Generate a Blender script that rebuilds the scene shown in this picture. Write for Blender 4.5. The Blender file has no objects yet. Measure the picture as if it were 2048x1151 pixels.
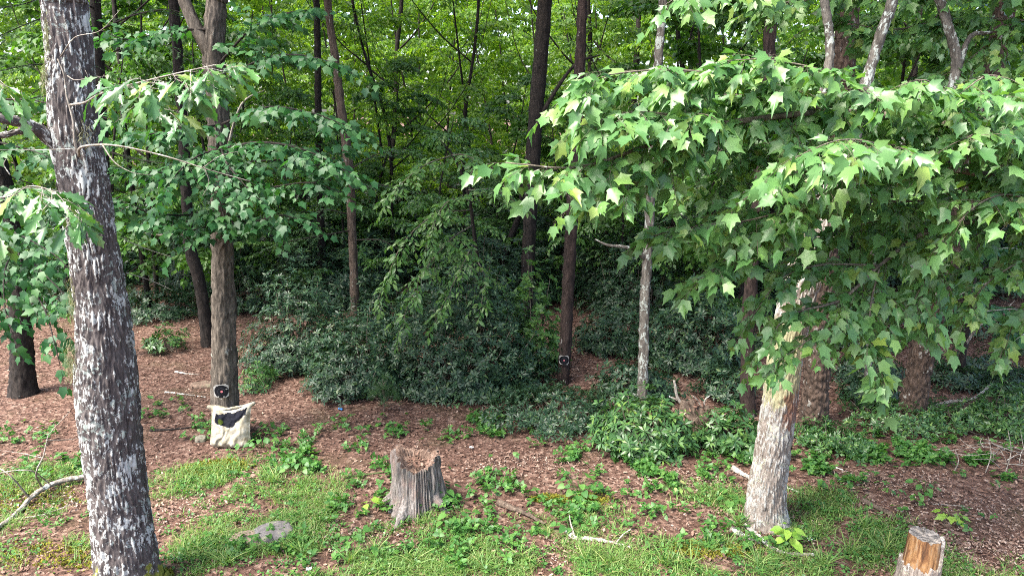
import bpy, math, random, zlib
import numpy as np
from mathutils import Vector, Matrix
R = math.radians
rng = np.random.default_rng(7)
random.seed(7)
SC = bpy.context.scene
COL = SC.collection
# ------------------------------------------------------------------ camera
PITCH, FPX, CH = R(13.0), 1477.0, 3.5
cam_d = bpy.data.cameras.new('camera'); cam = bpy.data.objects.new('camera', cam_d); COL.objects.link(cam)
cam.location = (0, 0, CH); cam.rotation_euler = (R(90) - PITCH, 0, 0)
cam_d.sensor_width = 36; cam_d.lens = 36 * FPX / 2048; cam_d.clip_start = .05; cam_d.clip_end = 2000
SC.camera = cam
# ------------------------------------------------------------------ sky, sun, exposure
SUN_EL, SUN_AZ = R(58), R(232)
world = bpy.data.worlds.new('World'); SC.world = world; world.use_nodes = True
wn = world.node_tree; bg = wn.nodes['Background']
sky = wn.nodes.new('ShaderNodeTexSky'); sky.sky_type = 'NISHITA'; sky.sun_disc = False
sky.sun_elevation = SUN_EL; sky.sun_rotation = SUN_AZ; sky.air_density = 1.0; sky.dust_density = 4.0; sky.ozone_density = 1.0
wn.links.new(sky.outputs[0], bg.inputs[0]); bg.inputs[1].default_value = .105
sd = bpy.data.lights.new('sun', 'SUN'); sun = bpy.data.objects.new('sun', sd); COL.objects.link(sun)
sd.energy = 2.2; sd.angle = R(26); sd.color = (1, .95, .86)
sdir = Vector((math.sin(SUN_AZ) * math.cos(SUN_EL), math.cos(SUN_AZ) * math.cos(SUN_EL), math.sin(SUN_EL)))
sun.rotation_euler = sdir.to_track_quat('Z', 'Y').to_euler(); sun.location = (0, -20, 30)
SC.view_settings.view_transform = 'Standard'; SC.view_settings.look = 'None'
SC.view_settings.gamma = 1; SC.view_settings.use_curve_mapping = False
SC.view_settings.exposure = 2.72
SC.view_settings.use_white_balance = True; SC.view_settings.white_balance_temperature = 6500
SC.render.engine = 'CYCLES'
cy = SC.cycles; cy.max_bounces = 6; cy.diffuse_bounces = 4; cy.glossy_bounces = 2; cy.transmission_bounces = 4
cy.use_denoising = False; cy.pixel_filter_type = 'BLACKMAN_HARRIS'; cy.filter_width = 1.0; cy.caustics_reflective = False; cy.caustics_refractive = False

# ------------------------------------------------------------------ numpy helpers
def nrm(v):
    return v / np.maximum(np.linalg.norm(v, axis=-1, keepdims=True), 1e-9)
def _h(ix, iy, iz, s):
    with np.errstate(over='ignore'):
        h = (ix.astype(np.int64).astype(np.uint32) * np.uint32(374761393) + iy.astype(np.int64).astype(np.uint32) * np.uint32(668265263)
             + iz.astype(np.int64).astype(np.uint32) * np.uint32(2147483647) + np.uint32(s * 974711 + 12345))
        h = (h ^ (h >> np.uint32(13))) * np.uint32(1274126177)
        h = (h ^ (h >> np.uint32(15))) * np.uint32(2246822519)
        h = h ^ (h >> np.uint32(16))
    return h.astype(np.float64) / 4294967296.0
def vnoise(P, s=0):
    P = np.asarray(P, float); i = np.floor(P); f = P - i; f = f * f * (3 - 2 * f); out = 0
    for dx in (0, 1):
        for dy in (0, 1):
            for dz in (0, 1):
                w = (f[..., 0] if dx else 1 - f[..., 0]) * (f[..., 1] if dy else 1 - f[..., 1]) * (f[..., 2] if dz else 1 - f[..., 2])
                out = out + w * _h(i[..., 0] + dx, i[..., 1] + dy, i[..., 2] + dz, s)
    return out
def fbm(P, s=0, o=3):
    P = np.asarray(P, float); t = 0; a = 1; n = 0
    for k in range(o):
        t = t + a * vnoise(P * 2 ** k, s + k); n += a; a *= .5
    return t / n
def worley(P, s=0):
    i = np.floor(P); f1 = np.full(P.shape[:-1], 9.); f2 = f1.copy()
    for dx in (-1, 0, 1):
        for dy in (-1, 0, 1):
            for dz in (-1, 0, 1):
                c = i + (dx, dy, dz)
                q = np.stack([c[..., k] + _h(c[..., 0], c[..., 1], c[..., 2], s + k) for k in range(3)], -1)
                d = np.linalg.norm(q - P, axis=-1)
                f2 = np.minimum(f2, np.maximum(f1, d)); f1 = np.minimum(f1, d)
    return f1, f2
def sst(a, b, x):
    t = np.clip((x - a) / (b - a), 0, 1); return t * t * (3 - 2 * t)

# ------------------------------------------------------------------ pixel <-> world (pixels of the 2048 x 1151 photograph)
cp_, sp_ = math.cos(PITCH), math.sin(PITCH)
def ray(px, py):
    x = (px - 1024) / FPX; y = (575.5 - py) / FPX
    return np.array([x, cp_ + y * sp_, -sp_ + y * cp_])
def at(px, py, Y):
    d = ray(px, py); return np.array([0, 0, CH]) + d * (Y / d[1])
def depth(p): return p[..., 1] * cp_ - (p[..., 2] - CH) * sp_
def proj(p):
    d = np.maximum(depth(p), .01); u = p[..., 1] * sp_ + (p[..., 2] - CH) * cp_
    return 1024 + p[..., 0] / d * FPX, 575.5 - u / d * FPX, d
def gz(x, y):
    x = np.asarray(x, float); y = np.asarray(y, float)
    P = np.stack([x, y, 0 * x], -1)
    z = (fbm(P * .7, 31, 2) - .5) * .10 + (fbm(P * 3.1, 41, 2) - .5) * .035
    z = z + .02 * np.maximum(y - 12, 0) + .10 * np.maximum(x - 4.5, 0) * sst(8, 13, y) * np.minimum(1, 12 / np.maximum(x, 1))
    return z
def gnd(px, py):
    d = ray(px, py); z = 0.
    for _ in range(12):
        t = (CH - z) / -d[2]; p = np.array([0, 0, CH]) + d * t; z = float(gz(p[0], p[1]))
    return np.array([p[0], p[1], z])

# ------------------------------------------------------------------ materials
class NT:
    def __init__(s, name):
        s.m = bpy.data.materials.new(name); s.m.use_nodes = True; s.t = s.m.node_tree; s.t.nodes.clear()
        s.out = s.n('ShaderNodeOutputMaterial')
    def n(s, typ, **k):
        o = s.t.nodes.new(typ)
        for a, b in k.items(): setattr(o, a, b)
        return o
    def l(s, a, b): s.t.links.new(a, b)
    def set(s, sock, v):
        if isinstance(v, bpy.types.NodeSocket): s.l(v, sock)
        elif isinstance(v, (tuple, list)) and len(v) == 3 and sock.type == 'RGBA': sock.default_value = (*v, 1)
        else: sock.default_value = v
    def noise(s, vec, scale, detail=3, rough=.55, dist=0):
        o = s.n('ShaderNodeTexNoise'); s.l(vec, o.inputs['Vector']); o.inputs['Scale'].default_value = scale
        o.inputs['Detail'].default_value = detail; o.inputs['Roughness'].default_value = rough; o.inputs['Distortion'].default_value = dist
        return o.outputs[0]
    def vor(s, vec, scale, feature='F1', out=0):
        o = s.n('ShaderNodeTexVoronoi', feature=feature); s.l(vec, o.inputs['Vector']); o.inputs['Scale'].default_value = scale
        return o.outputs[out]
    def map(s, vec, scale): 
        o = s.n('ShaderNodeMapping'); s.l(vec, o.inputs[0]); o.inputs['Scale'].default_value = scale; return o.outputs[0]
    def ramp(s, fac, stops):
        o = s.n('ShaderNodeValToRGB'); s.l(fac, o.inputs[0]); e = o.color_ramp.elements
        while len(e) < len(stops): e.new(.5)
        for q, (p, c) in zip(e, stops): q.position = p; q.color = (*c, 1) if isinstance(c, tuple) else (c, c, c, 1)
        return o.outputs[0]
    def mix(s, f, a, b, bl='MIX'):
        o = s.n('ShaderNodeMix', data_type='RGBA', blend_type=bl); s.set(o.inputs[0], f); s.set(o.inputs[6], a); s.set(o.inputs[7], b); return o.outputs[2]
    def math(s, op, a, b=0.):
        o = s.n('ShaderNodeMath', operation=op); s.set(o.inputs[0], a); s.set(o.inputs[1], b); return o.outputs[0]
    def attr(s, name): return s.n('ShaderNodeAttribute', attribute_name=name).outputs['Fac']
    def obj(s): return s.n('ShaderNodeTexCoord').outputs['Object']
    def pos(s): return s.n('ShaderNodeNewGeometry').outputs['Position']
    def bump(s, h, strength=.4, dist=.01):
        o = s.n('ShaderNodeBump'); s.l(h, o.inputs['Height']); o.inputs['Strength'].default_value = strength; o.inputs['Distance'].default_value = dist; return o.outputs[0]
    def bsdf(s, col, rough=.8, spec=.3, normal=None, metal=0.):
        o = s.n('ShaderNodeBsdfPrincipled'); s.set(o.inputs['Base Color'], col); s.set(o.inputs['Roughness'], rough)
        o.inputs['Specular IOR Level'].default_value = spec; o.inputs['Metallic'].default_value = metal
        if normal is not None: s.l(normal, o.inputs['Normal'])
        return o.outputs[0]
    def done(s, sh): s.l(sh, s.out.inputs[0]); return s.m
def leaf_mat(name, stops, rough=.45, spec=.4, trans=.35, tcol=(1.4, 1.6, .55), under=None):
    t = NT(name); g = t.n('ShaderNodeNewGeometry'); oi = t.n('ShaderNodeObjectInfo')
    r = t.math('FRACT', t.math('ADD', g.outputs['Random Per Island'], oi.outputs['Random']))
    c = t.ramp(r, stops)
    c = t.mix(t.math('MULTIPLY', t.noise(t.pos(), 9, 2), .35), c, tuple(x * .55 for x in stops[len(stops) // 2][1]))
    top = c
    if under: top = t.mix(g.outputs['Backfacing'], c, under)
    b = t.bsdf(top, rough, spec)
    tr = t.n('ShaderNodeBsdfTranslucent'); t.l(t.mix(1., c, tcol, 'MULTIPLY'), tr.inputs[0])
    mx = t.n('ShaderNodeMixShader'); mx.inputs[0].default_value = trans; t.l(b, mx.inputs[1]); t.l(tr.outputs[0], mx.inputs[2])
    return t.done(mx.outputs[0])
def bark_mat(name, dark, light, lich=None, lamt=.5, lscale=22, lich2=None, moss=None, zs=.25, patch=None, rough=.9, spot=None, spot2=None):
    t = NT(name); o = t.obj(); st = t.map(o, (1, 1, zs))
    n1 = t.noise(st, 26, 5, .65); n2 = t.noise(st, 90, 3, .6)
    c = t.mix(t.ramp(n1, [(.36, 0.), (.62, 1.)]), dark, light)
    c = t.mix(t.math('MULTIPLY', t.ramp(n2, [(.4, 0.), (.6, 1.)]), .45), c, tuple(x * .45 for x in dark))
    if patch:
        pf = t.ramp(t.noise(t.map(o, (1, 1, .4)), patch[1], 3), [(patch[2], 0.), (patch[2] + .05, 1.)]); c = t.mix(pf, c, patch[0])
    rid = t.attr('ridge')
    if lich:
        nl = t.noise(t.map(o, (1, 1, .55)), lscale, 5, .7); big = t.noise(o, 5.5, 3)
        v = t.math('ADD', t.math('ADD', nl, t.math('MULTIPLY', rid, .12)), t.math('MULTIPLY', t.math('SUBTRACT', big, .5), .75))
        th = .85 - lamt * .5
        c = t.mix(t.ramp(v, [(th, 0.), (th + .04, 1.)]), c, lich)
        if lich2:
            v2 = t.math('ADD', t.noise(o, lscale * .45, 4, .65, .6), t.math('MULTIPLY', t.math('SUBTRACT', t.noise(o, 3.7, 2), .5), .5))
            c = t.mix(t.math('MULTIPLY', t.ramp(v2, [(.60, 0.), (.63, 1.)]), .85), c, lich2)
    for sp in (spot2, spot):
        if not sp: continue
        vm = t.n('ShaderNodeVectorMath', operation='SUBTRACT'); t.l(o, vm.inputs[0]); vm.inputs[1].default_value = sp[0]
        ml = t.n('ShaderNodeVectorMath', operation='MULTIPLY'); t.l(vm.outputs[0], ml.inputs[0]); ml.inputs[1].default_value = (1.6, .6, .8)
        ln = t.n('ShaderNodeVectorMath', operation='LENGTH'); t.l(ml.outputs[0], ln.inputs[0])
        sv = t.math('SUBTRACT', t.math('ADD', sp[1] - .31, t.math('MULTIPLY', t.noise(t.map(o, (1, 1, .4)), 24, 5, .75), .62)), ln.outputs['Value'])
        c = t.mix(t.math('MULTIPLY', t.ramp(sv, [(.0, 0.), (.06, 1.)]), .85), c, sp[2])
    if moss:
        mv = t.math('ADD', t.noise(o, 9, 3), t.math('MULTIPLY', t.n('ShaderNodeSeparateXYZ').outputs[2], 0.))
        sx = t.n('ShaderNodeSeparateXYZ'); t.l(o, sx.inputs[0])
        mv = t.math('SUBTRACT', t.noise(o, 9, 3), t.math('MULTIPLY', sx.outputs[2], 1.1))
        c = t.mix(t.ramp(mv, [(.30, 0.), (.38, 1.)]), c, moss)
    return t.done(t.bsdf(c, rough, .2, t.bump(t.math('ADD', n1, n2), .5, .006)))

G = lambda r, g, b: (r, g, b)
M = {}
M['oak_bark'] = bark_mat('oak_bark', (.050, .042, .042), (.125, .11, .105), (.38, .40, .39), .49, 50, (.24, .28, .26), moss=(.16, .17, .03))
M['pale_bark'] = bark_mat('pale_oak_bark', (.13, .105, .088), (.27, .235, .205), (.31, .305, .285), .58, 60, (.33, .335, .25), patch=((.15, .065, .04), 3.2, .70), spot=((.10, -.20, 1.12), .17, (.13, .06, .04)), spot2=((-.02, -.2, 1.5), .34, (.29, .28, .16)))
M['grey_bark'] = bark_mat('grey_brown_bark', (.045, .038, .031), (.15, .128, .105), (.24, .25, .22), .16, 30, moss=(.06, .08, .03))
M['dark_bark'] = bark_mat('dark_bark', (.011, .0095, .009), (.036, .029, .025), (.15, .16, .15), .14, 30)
M['brown_bark'] = bark_mat('brown_bark', (.05, .036, .028), (.13, .098, .075), (.24, .24, .21), .2, 30)
M['pine_bark'] = bark_mat('pine_bark', (.036, .026, .021), (.11, .076, .058), (.22, .21, .19), .25, 26)
M['spotted_bark'] = bark_mat('spotted_grey_bark', (.06, .053, .046), (.165, .15, .13), (.30, .325, .30), .44, 26, (.29, .32, .29))
M['red_bark'] = bark_mat('red_brown_bark', (.017, .012, .011), (.052, .036, .031), (.2, .19, .18), .2, 30)
M['twig'] = bark_mat('twig_bark', (.07, .06, .048), (.17, .145, .11), (.36, .37, .33), .3, 30)
M['dry_twig'] = bark_mat('dry_grey_twig', (.15, .13, .11), (.34, .31, .27), (.5, .52, .47), .45, 30)
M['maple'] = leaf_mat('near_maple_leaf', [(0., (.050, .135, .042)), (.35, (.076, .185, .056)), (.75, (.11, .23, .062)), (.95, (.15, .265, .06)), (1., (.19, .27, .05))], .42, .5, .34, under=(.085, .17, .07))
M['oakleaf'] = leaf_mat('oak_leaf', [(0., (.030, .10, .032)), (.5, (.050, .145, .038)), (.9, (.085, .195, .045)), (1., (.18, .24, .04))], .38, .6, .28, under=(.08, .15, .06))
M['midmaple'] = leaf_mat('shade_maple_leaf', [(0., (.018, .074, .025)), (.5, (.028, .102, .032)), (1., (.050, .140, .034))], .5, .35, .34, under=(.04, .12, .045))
M['shade'] = leaf_mat('understory_leaf', [(0., (.035, .095, .020)), (.5, (.055, .130, .024)), (1., (.09, .18, .03))], .5, .35, .42)
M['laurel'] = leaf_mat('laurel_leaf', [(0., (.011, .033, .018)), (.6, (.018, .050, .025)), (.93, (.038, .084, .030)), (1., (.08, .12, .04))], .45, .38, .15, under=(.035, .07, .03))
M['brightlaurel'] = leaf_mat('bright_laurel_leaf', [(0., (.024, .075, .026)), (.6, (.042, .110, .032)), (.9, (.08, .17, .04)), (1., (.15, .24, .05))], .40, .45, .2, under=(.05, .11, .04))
M['hickory'] = leaf_mat('hickory_leaf', [(0., (.045, .125, .030)), (.5, (.075, .175, .04)), (1., (.12, .22, .05))], .42, .5, .38, under=(.10, .17, .08))
M['yellowgreen'] = leaf_mat('sunny_leaf', [(0., (.055, .135, .020)), (.5, (.10, .205, .028)), (1., (.17, .27, .036))], .5, .35, .5, tcol=(1.75, 1.7, .6))  # backlit sun glow of the far leaves raised into base colour and translucency
M['canopy'] = leaf_mat('canopy_leaf', [(0., (.03, .085, .02)), (1., (.06, .135, .03))], .5, .35, .22)
M['needle'] = leaf_mat('hemlock_needle', [(0., (.03, .075, .03)), (1., (.06, .12, .04))], .5, .3, .3)
M['grass'] = leaf_mat('grass_blade', [(0., (.07, .165, .035)), (.5, (.125, .235, .06)), (.88, (.20, .29, .08)), (1., (.36, .33, .15))], .5, .35, .4)
M['weed'] = leaf_mat('weed_leaf', [(0., (.035, .12, .025)), (.5, (.06, .165, .035)), (1., (.11, .235, .045))], .48, .4, .35)
M['lime'] = leaf_mat('lime_leaf', [(0., (.16, .32, .04)), (1., (.26, .40, .06))], .45, .4, .35)
M['dead'] = leaf_mat('dead_leaf', [(0., (.055, .031, .023)), (.3, (.105, .060, .044)), (.6, (.16, .095, .071)), (.88, (.22, .14, .107)), (1., (.36, .27, .21))], .75, .2, .12, tcol=(1.2, 1, .8))
M['paledead'] = leaf_mat('pale_dead_leaf', [(0., (.15, .092, .07)), (.5, (.24, .165, .13)), (1., (.40, .33, .28))], .75, .2, .12, tcol=(1.2, 1, .8))
M['moss'] = leaf_mat('moss', [(0., (.10, .12, .02)), (1., (.22, .20, .03))], .9, .1, .2)
M['beard'] = leaf_mat('beard_lichen', [(0., (.16, .16, .09)), (1., (.30, .30, .19))], .9, .1, .2)

# ------------------------------------------------------------------ mesh helpers
def mk(name, V, T, mat=None, parent=None, smooth=False, ridge=None, loc=None):
    V = np.asarray(V, np.float32).reshape(-1, 3); me = bpy.data.meshes.new(name)
    if isinstance(T, np.ndarray):
        k = T.shape[1]; n = len(T); me.vertices.add(len(V)); me.vertices.foreach_set('co', V.ravel())
        me.loops.add(n * k); me.loops.foreach_set('vertex_index', T.astype(np.int32).ravel())
        me.polygons.add(n); me.polygons.foreach_set('loop_start', np.arange(0, n * k, k, dtype=np.int32))
        me.polygons.foreach_set('loop_total', np.full(n, k, np.int32))
        me.update(calc_edges=True)
    else:
        me.from_pydata([tuple(map(float, v)) for v in V], [], [tuple(map(int, f)) for f in T]); me.update()
    if smooth: me.polygons.foreach_set('use_smooth', np.ones(len(me.polygons), bool))
    if ridge is not None:
        a = me.attributes.new('ridge', 'FLOAT', 'POINT'); a.data.foreach_set('value', np.asarray(ridge, np.float32))
    if mat is not None: me.materials.append(M[mat] if isinstance(mat, str) else mat)
    if parent == 'mesh': return me
    o = bpy.data.objects.new(name, me); COL.objects.link(o)
    if parent is not None: o.parent = parent
    if loc is not None: o.location = loc
    return o
def tag(o, label=None, cat=None, group=None, kind=None):
    for k, v in (('label', label), ('category', cat), ('group', group), ('kind', kind)):
        if v: o[k] = v
    return o
def thing(name, loc, label, cat, group=None, rz=0):
    o = bpy.data.objects.new(name, None); COL.objects.link(o); o.location = tuple(map(float, loc)); o.rotation_euler[2] = rz
    o.empty_display_size = .1
    return tag(o, label, cat, group)
def copy_tree(o, parent=None):
    c = o.copy(); COL.objects.link(c); c.parent = parent
    for ch in list(o.children): copy_tree(ch, c)
    return c
def spline(pts, n):
    p = np.asarray(pts, float)
    if len(p) == 2: return p[0] + (p[1] - p[0]) * np.linspace(0, 1, n)[:, None]
    q = np.vstack([2 * p[0] - p[1], p, 2 * p[-1] - p[-2]])
    seg = np.linalg.norm(np.diff(p[:, :3], axis=0), axis=1); cum = np.r_[0, np.cumsum(seg)]
    s = np.linspace(0, cum[-1], n); i = np.clip(np.searchsorted(cum, s, 'right') - 1, 0, len(p) - 2)
    t = ((s - cum[i]) / np.maximum(seg[i], 1e-9))[:, None]
    a, b, c, d = q[i], q[i + 1], q[i + 2], q[i + 3]
    return .5 * (2 * b + (c - a) * t + (2 * a - 5 * b + 4 * c - d) * t ** 2 + (3 * b - a - 3 * c + d) * t ** 3)
def frames(C):
    T = nrm(np.gradient(C, axis=0)); U = np.zeros_like(C)
    u = np.cross(T[0], (0, 1, 0) if abs(T[0][1]) < .9 else (1, 0, 0)); U[0] = u / np.linalg.norm(u)
    for i in range(1, len(C)):
        u = U[i - 1] - T[i] * np.dot(U[i - 1], T[i]); U[i] = u / np.linalg.norm(u)
    return T, U, np.cross(T, U)
def tube(pts, radii, seg=8, n=None, step=None, disp=None, cap=True):
    """tapered tube; pts Nx3, radii N; disp(theta, s, r, P) -> (offset, ridge)"""
    pts = np.asarray(pts, float); radii = np.asarray(radii, float)
    L = np.linalg.norm(np.diff(pts, axis=0), axis=1).sum()
    if n is None: n = max(len(pts), int(L / step) + 1 if step else len(pts) * 3)
    PR = spline(np.c_[pts, radii], n); C, r = PR[:, :3], np.maximum(PR[:, 3], .0004)
    T, U, W = frames(C); th = np.linspace(0, 2 * np.pi, seg, endpoint=False)
    dirv = U[:, None] * np.cos(th)[None, :, None] + W[:, None] * np.sin(th)[None, :, None]
    s = np.r_[0, np.cumsum(np.linalg.norm(np.diff(C, axis=0), axis=1))]
    rr = np.repeat(r[:, None], seg, 1); ridge = np.zeros_like(rr)
    if disp is not None:
        off, ridge = disp(np.repeat(th[None], n, 0), np.repeat(s[:, None], seg, 1), rr, dirv); rr = rr + off
    V = C[:, None] + dirv * rr[..., None]
    a = np.arange(n - 1)[:, None] * seg; j = np.arange(seg)[None]; k = (j + 1) % seg
    F = np.stack([a + j, a + k, a + seg + k, a + seg + j], -1).reshape(-1, 4)
    V = V.reshape(-1, 3); ridge = ridge.ravel()
    if cap:
        V = np.vstack([V, C[-1], C[0]]); ridge = np.r_[ridge, 0, 0]; e = (n - 1) * seg; j = np.arange(seg); k = (j + 1) % seg
        F = np.vstack([F, np.stack([e + j, e + k, np.full(seg, n * seg), np.full(seg, n * seg)], -1)[:, [0, 1, 2, 2]],
                       np.stack([k, j, np.full(seg, n * seg + 1), np.full(seg, n * seg + 1)], -1)[:, [0, 1, 2, 2]]])
    return V, F, ridge
def quads_to_tris(F):
    T = np.vstack([F[:, [0, 1, 2]], F[:, [0, 2, 3]]]); return T[(T[:, 0] != T[:, 1]) & (T[:, 1] != T[:, 2]) & (T[:, 0] != T[:, 2])]
class MB:
    """collects triangle pieces into one mesh"""
    def __init__(s): s.V = []; s.T = []; s.r = []; s.n = 0
    def add(s, V, T, ridge=None):
        if T.shape[1] == 4: T = quads_to_tris(T)
        s.V.append(V); s.T.append(T + s.n); s.r.append(np.zeros(len(V)) if ridge is None else ridge); s.n += len(V)
    def tube(s, pts, radii, seg=5, **k): V, F, r = tube(pts, radii, seg, **k); s.add(V, F, r)
    def build(s, name, mat, parent=None, smooth=True, off=None):
        V = np.vstack(s.V); 
        if off is not None: V = V - off
        return mk(name, V, np.vstack(s.T), mat, parent, smooth, np.concatenate(s.r))
def bark_disp(cell=.03, zc=.12, amp=.012, lump=.02, seed=0, flare=None, plates=False):
    def f(th, s, r, d):
        P = np.stack([np.cos(th) * r / cell, np.sin(th) * r / cell, s / zc], -1)
        wob = (fbm(np.stack([np.cos(th) * r * 9, np.sin(th) * r * 9, s * 5], -1), seed + 9, 2) - .5)
        P = P + wob[..., None] * np.array([1.6, 1.6, 1.0])
        f1, f2 = worley(P, seed); e = f2 - f1
        h = sst(.02, .28 if plates else .5, e)
        fine = vnoise(np.stack([np.cos(th) * r * 90, np.sin(th) * r * 90, s * 30], -1), seed + 3) - .5
        big = fbm(np.stack([np.cos(th) * 1.3, np.sin(th) * 1.3, s * 1.4], -1), seed + 5, 2) - .5
        off = amp * (h - .7) + amp * .35 * fine + lump * big
        if flare: off = off + r * flare[0] * np.exp(-s / flare[1]) * (1 + .6 * np.sin(th * flare[2] + seed))
        return off, h
    return f

# ------------------------------------------------------------------ leaves
def tmpl(half, cup=.12, bend=-.12, twist=0., center=.4):
    """leaf template from a half outline (x>=0, y from base to tip): fan about the midrib"""
    h = np.array(half, float); ys = h[:, 1]
    mid = np.array([[0, h[0, 1]], [0, center], [0, h[-1, 1]]])
    out = [(0, h[0, 1])] + [tuple(p) for p in h[1:-1]] + [(0, h[-1, 1])]
    V = [(0, center)] + out + [(-x, y) for x, y in out[1:-1]]
    nr = len(out) - 1; T = []
    for i in range(nr): T.append((0, 1 + i, 2 + i))
    L = [1] + [len(out) + 1 + i for i in range(len(out) - 2)] + [len(out)]
    for i in range(nr): T.append((0, L[i + 1], L[i]))
    V = np.array(V); x, y = V[:, 0], V[:, 1]
    z = cup * np.abs(x) + bend * y * y + twist * x * y
    return np.c_[x, y, z], np.array(T)
maple_half = [(0, 0), (.14, -.05), (.30, .01), (.30, .14), (.37, .28), (.50, .62), (.33, .57), (.23, .62), (.21, .80), (.09, .92), (0, 1.2)]
oak_half = [(0, 0), (.04, .12), (.07, .24), (.17, .33), (.11, .42), (.12, .50), (.25, .62), (.15, .68), (.15, .74), (.19, .87), (.08, .92), (0, 1.08)]
_mh = np.array(maple_half)
L_MAPLE = [tmpl(maple_half, .15, -.22), tmpl(_mh * (.92, 1), -.14, -.30, .2), tmpl(_mh * (1.08, .95), .35, -.10, -.15), tmpl(_mh * (.85, 1.05), .05, -.55), tmpl(_mh * (.7, 1), .65, -.25, .1), tmpl(_mh * (1, .9), -.3, -.15, -.35), tmpl(_mh * (1.05, 1) + np.c_[np.zeros(len(_mh)), .05 * np.sin(np.arange(len(_mh)) * 2.)], .2, .12, .3)]
L_OAK = [tmpl(oak_half, .22, -.22), tmpl(oak_half, .05, -.35, .3), tmpl(oak_half, .4, -.1, -.2)]
L_MID = [tmpl([(0, 0), (.30, .02), (.30, .2), (.48, .55), (.29, .58), (0, 1.08)], .15, -.2), tmpl([(0, 0), (.28, 0), (.31, .22), (.46, .56), (.25, .62), (0, 1.12)], -.1, -.3, .1)]
L_ELL = [tmpl([(0, 0), (.17, .3), (.16, .65), (0, 1)], .35, -.2, 0, .5), tmpl([(0, 0), (.15, .35), (.14, .7), (0, 1)], .1, -.35, .2, .5)]
L_OVAL = [tmpl([(0, 0), (.26, .22), (.28, .55), (0, 1)], .2, -.25, 0, .5)]
L_HEART = [tmpl([(0, 0), (.28, -.06), (.44, .25), (.30, .65), (0, 1)], .2, -.2, 0, .4), tmpl([(0, 0), (.3, -.02), (.42, .3), (.26, .7), (0, .95)], .05, -.35, .1, .4)]
L_QUAD = [(np.array([(0, 0, 0), (.34, .45, .08), (0, 1, -.15), (-.34, .45, .08)]), np.array([(0, 1, 2), (0, 2, 3)]))]
L_DRY = [tmpl([(0, 0), (.24, .5), (0, 1)], .5, .25, .2, .5), tmpl([(0, 0), (.22, .45), (0, 1)], -.5, -.3, -.3, .5)]
L_DEAD = [tmpl([(0, 0), (.22, .3), (.15, .5), (.24, .7), (0, 1)], .5, .25, .2, .5), tmpl([(0, 0), (.2, .25), (.26, .6), (0, 1)], -.5, -.3, -.3, .5)]
def leaf_frames(d, n):
    y = nrm(d); x = nrm(np.cross(y, n)); z = np.cross(x, y); return np.stack([x, y, z], 1)   # rows are axes
class Leaves:
    def __init__(s): s.P = []; s.D = []; s.N = []; s.S = []
    def add(s, P, D, N, S):
        s.P.append(P); s.D.append(D); s.N.append(N); s.S.append(np.broadcast_to(S, (len(P),)))
    def cat(s): s.P, s.D, s.N, s.S = [[np.concatenate(a)] for a in (s.P, s.D, s.N, s.S)]; return s.P[0], s.D[0], s.N[0], s.S[0]
    def count(s): return sum(len(a) for a in s.P)
    def mesh(s, name, tm, mat, parent, off, idx=None, kind='stuff', r=None):
        P, D, N, S = s.cat()
        if idx is not None: P, D, N, S = P[idx], D[idx], N[idx], S[idx]
        A = leaf_frames(D, N); Vs, Ts, n0 = [], [], 0
        pick = rng.integers(0, len(tm), len(P))
        for k, (tv, tt) in enumerate(tm):
            m = pick == k; c = int(m.sum())
            if not c: continue
            V = np.einsum('vi,nij->nvj', tv, A[m]) * S[m][:, None, None] + P[m][:, None]
            Vs.append(V.reshape(-1, 3)); Ts.append((tt[None] + (np.arange(c) * len(tv))[:, None, None]).reshape(-1, 3) + n0); n0 += c * len(tv)
        o = mk(name, np.vstack(Vs) - off, np.vstack(Ts), mat, parent)
        if kind and parent != 'mesh': o['kind'] = kind
        return o
    def objects(s, tm, mat, parent, off, maxn=300, name='leaf'):
        """the leaves that show largest become leaf objects; returns the indices of the rest"""
        P, D, N, S = s.cat(); px, py, d = proj(P)
        vis = (px > -20) & (px < 2068) & (py > -20) & (py < 1171) & (d > .5)
        score = np.where(vis, S / d, -1); order = np.argsort(-score)
        take = order[:maxn]; take = take[score[take] > 0]
        ms = []
        for tv, tt in tm:
            ms.append(mk(name, tv, tt, mat, 'mesh'))
        A = leaf_frames(D[take], N[take])
        for q, i in enumerate(take):
            o = bpy.data.objects.new(name, ms[q % len(ms)]); COL.objects.link(o); o.parent = parent
            m = np.eye(4); m[:3, :3] = A[q].T * S[i]; m[:3, 3] = P[i] - off; o.matrix_basis = Matrix(m.tolist())
        return np.setdiff1d(np.arange(len(P)), take)
UP = np.array([0, 0, 1.])
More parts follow.
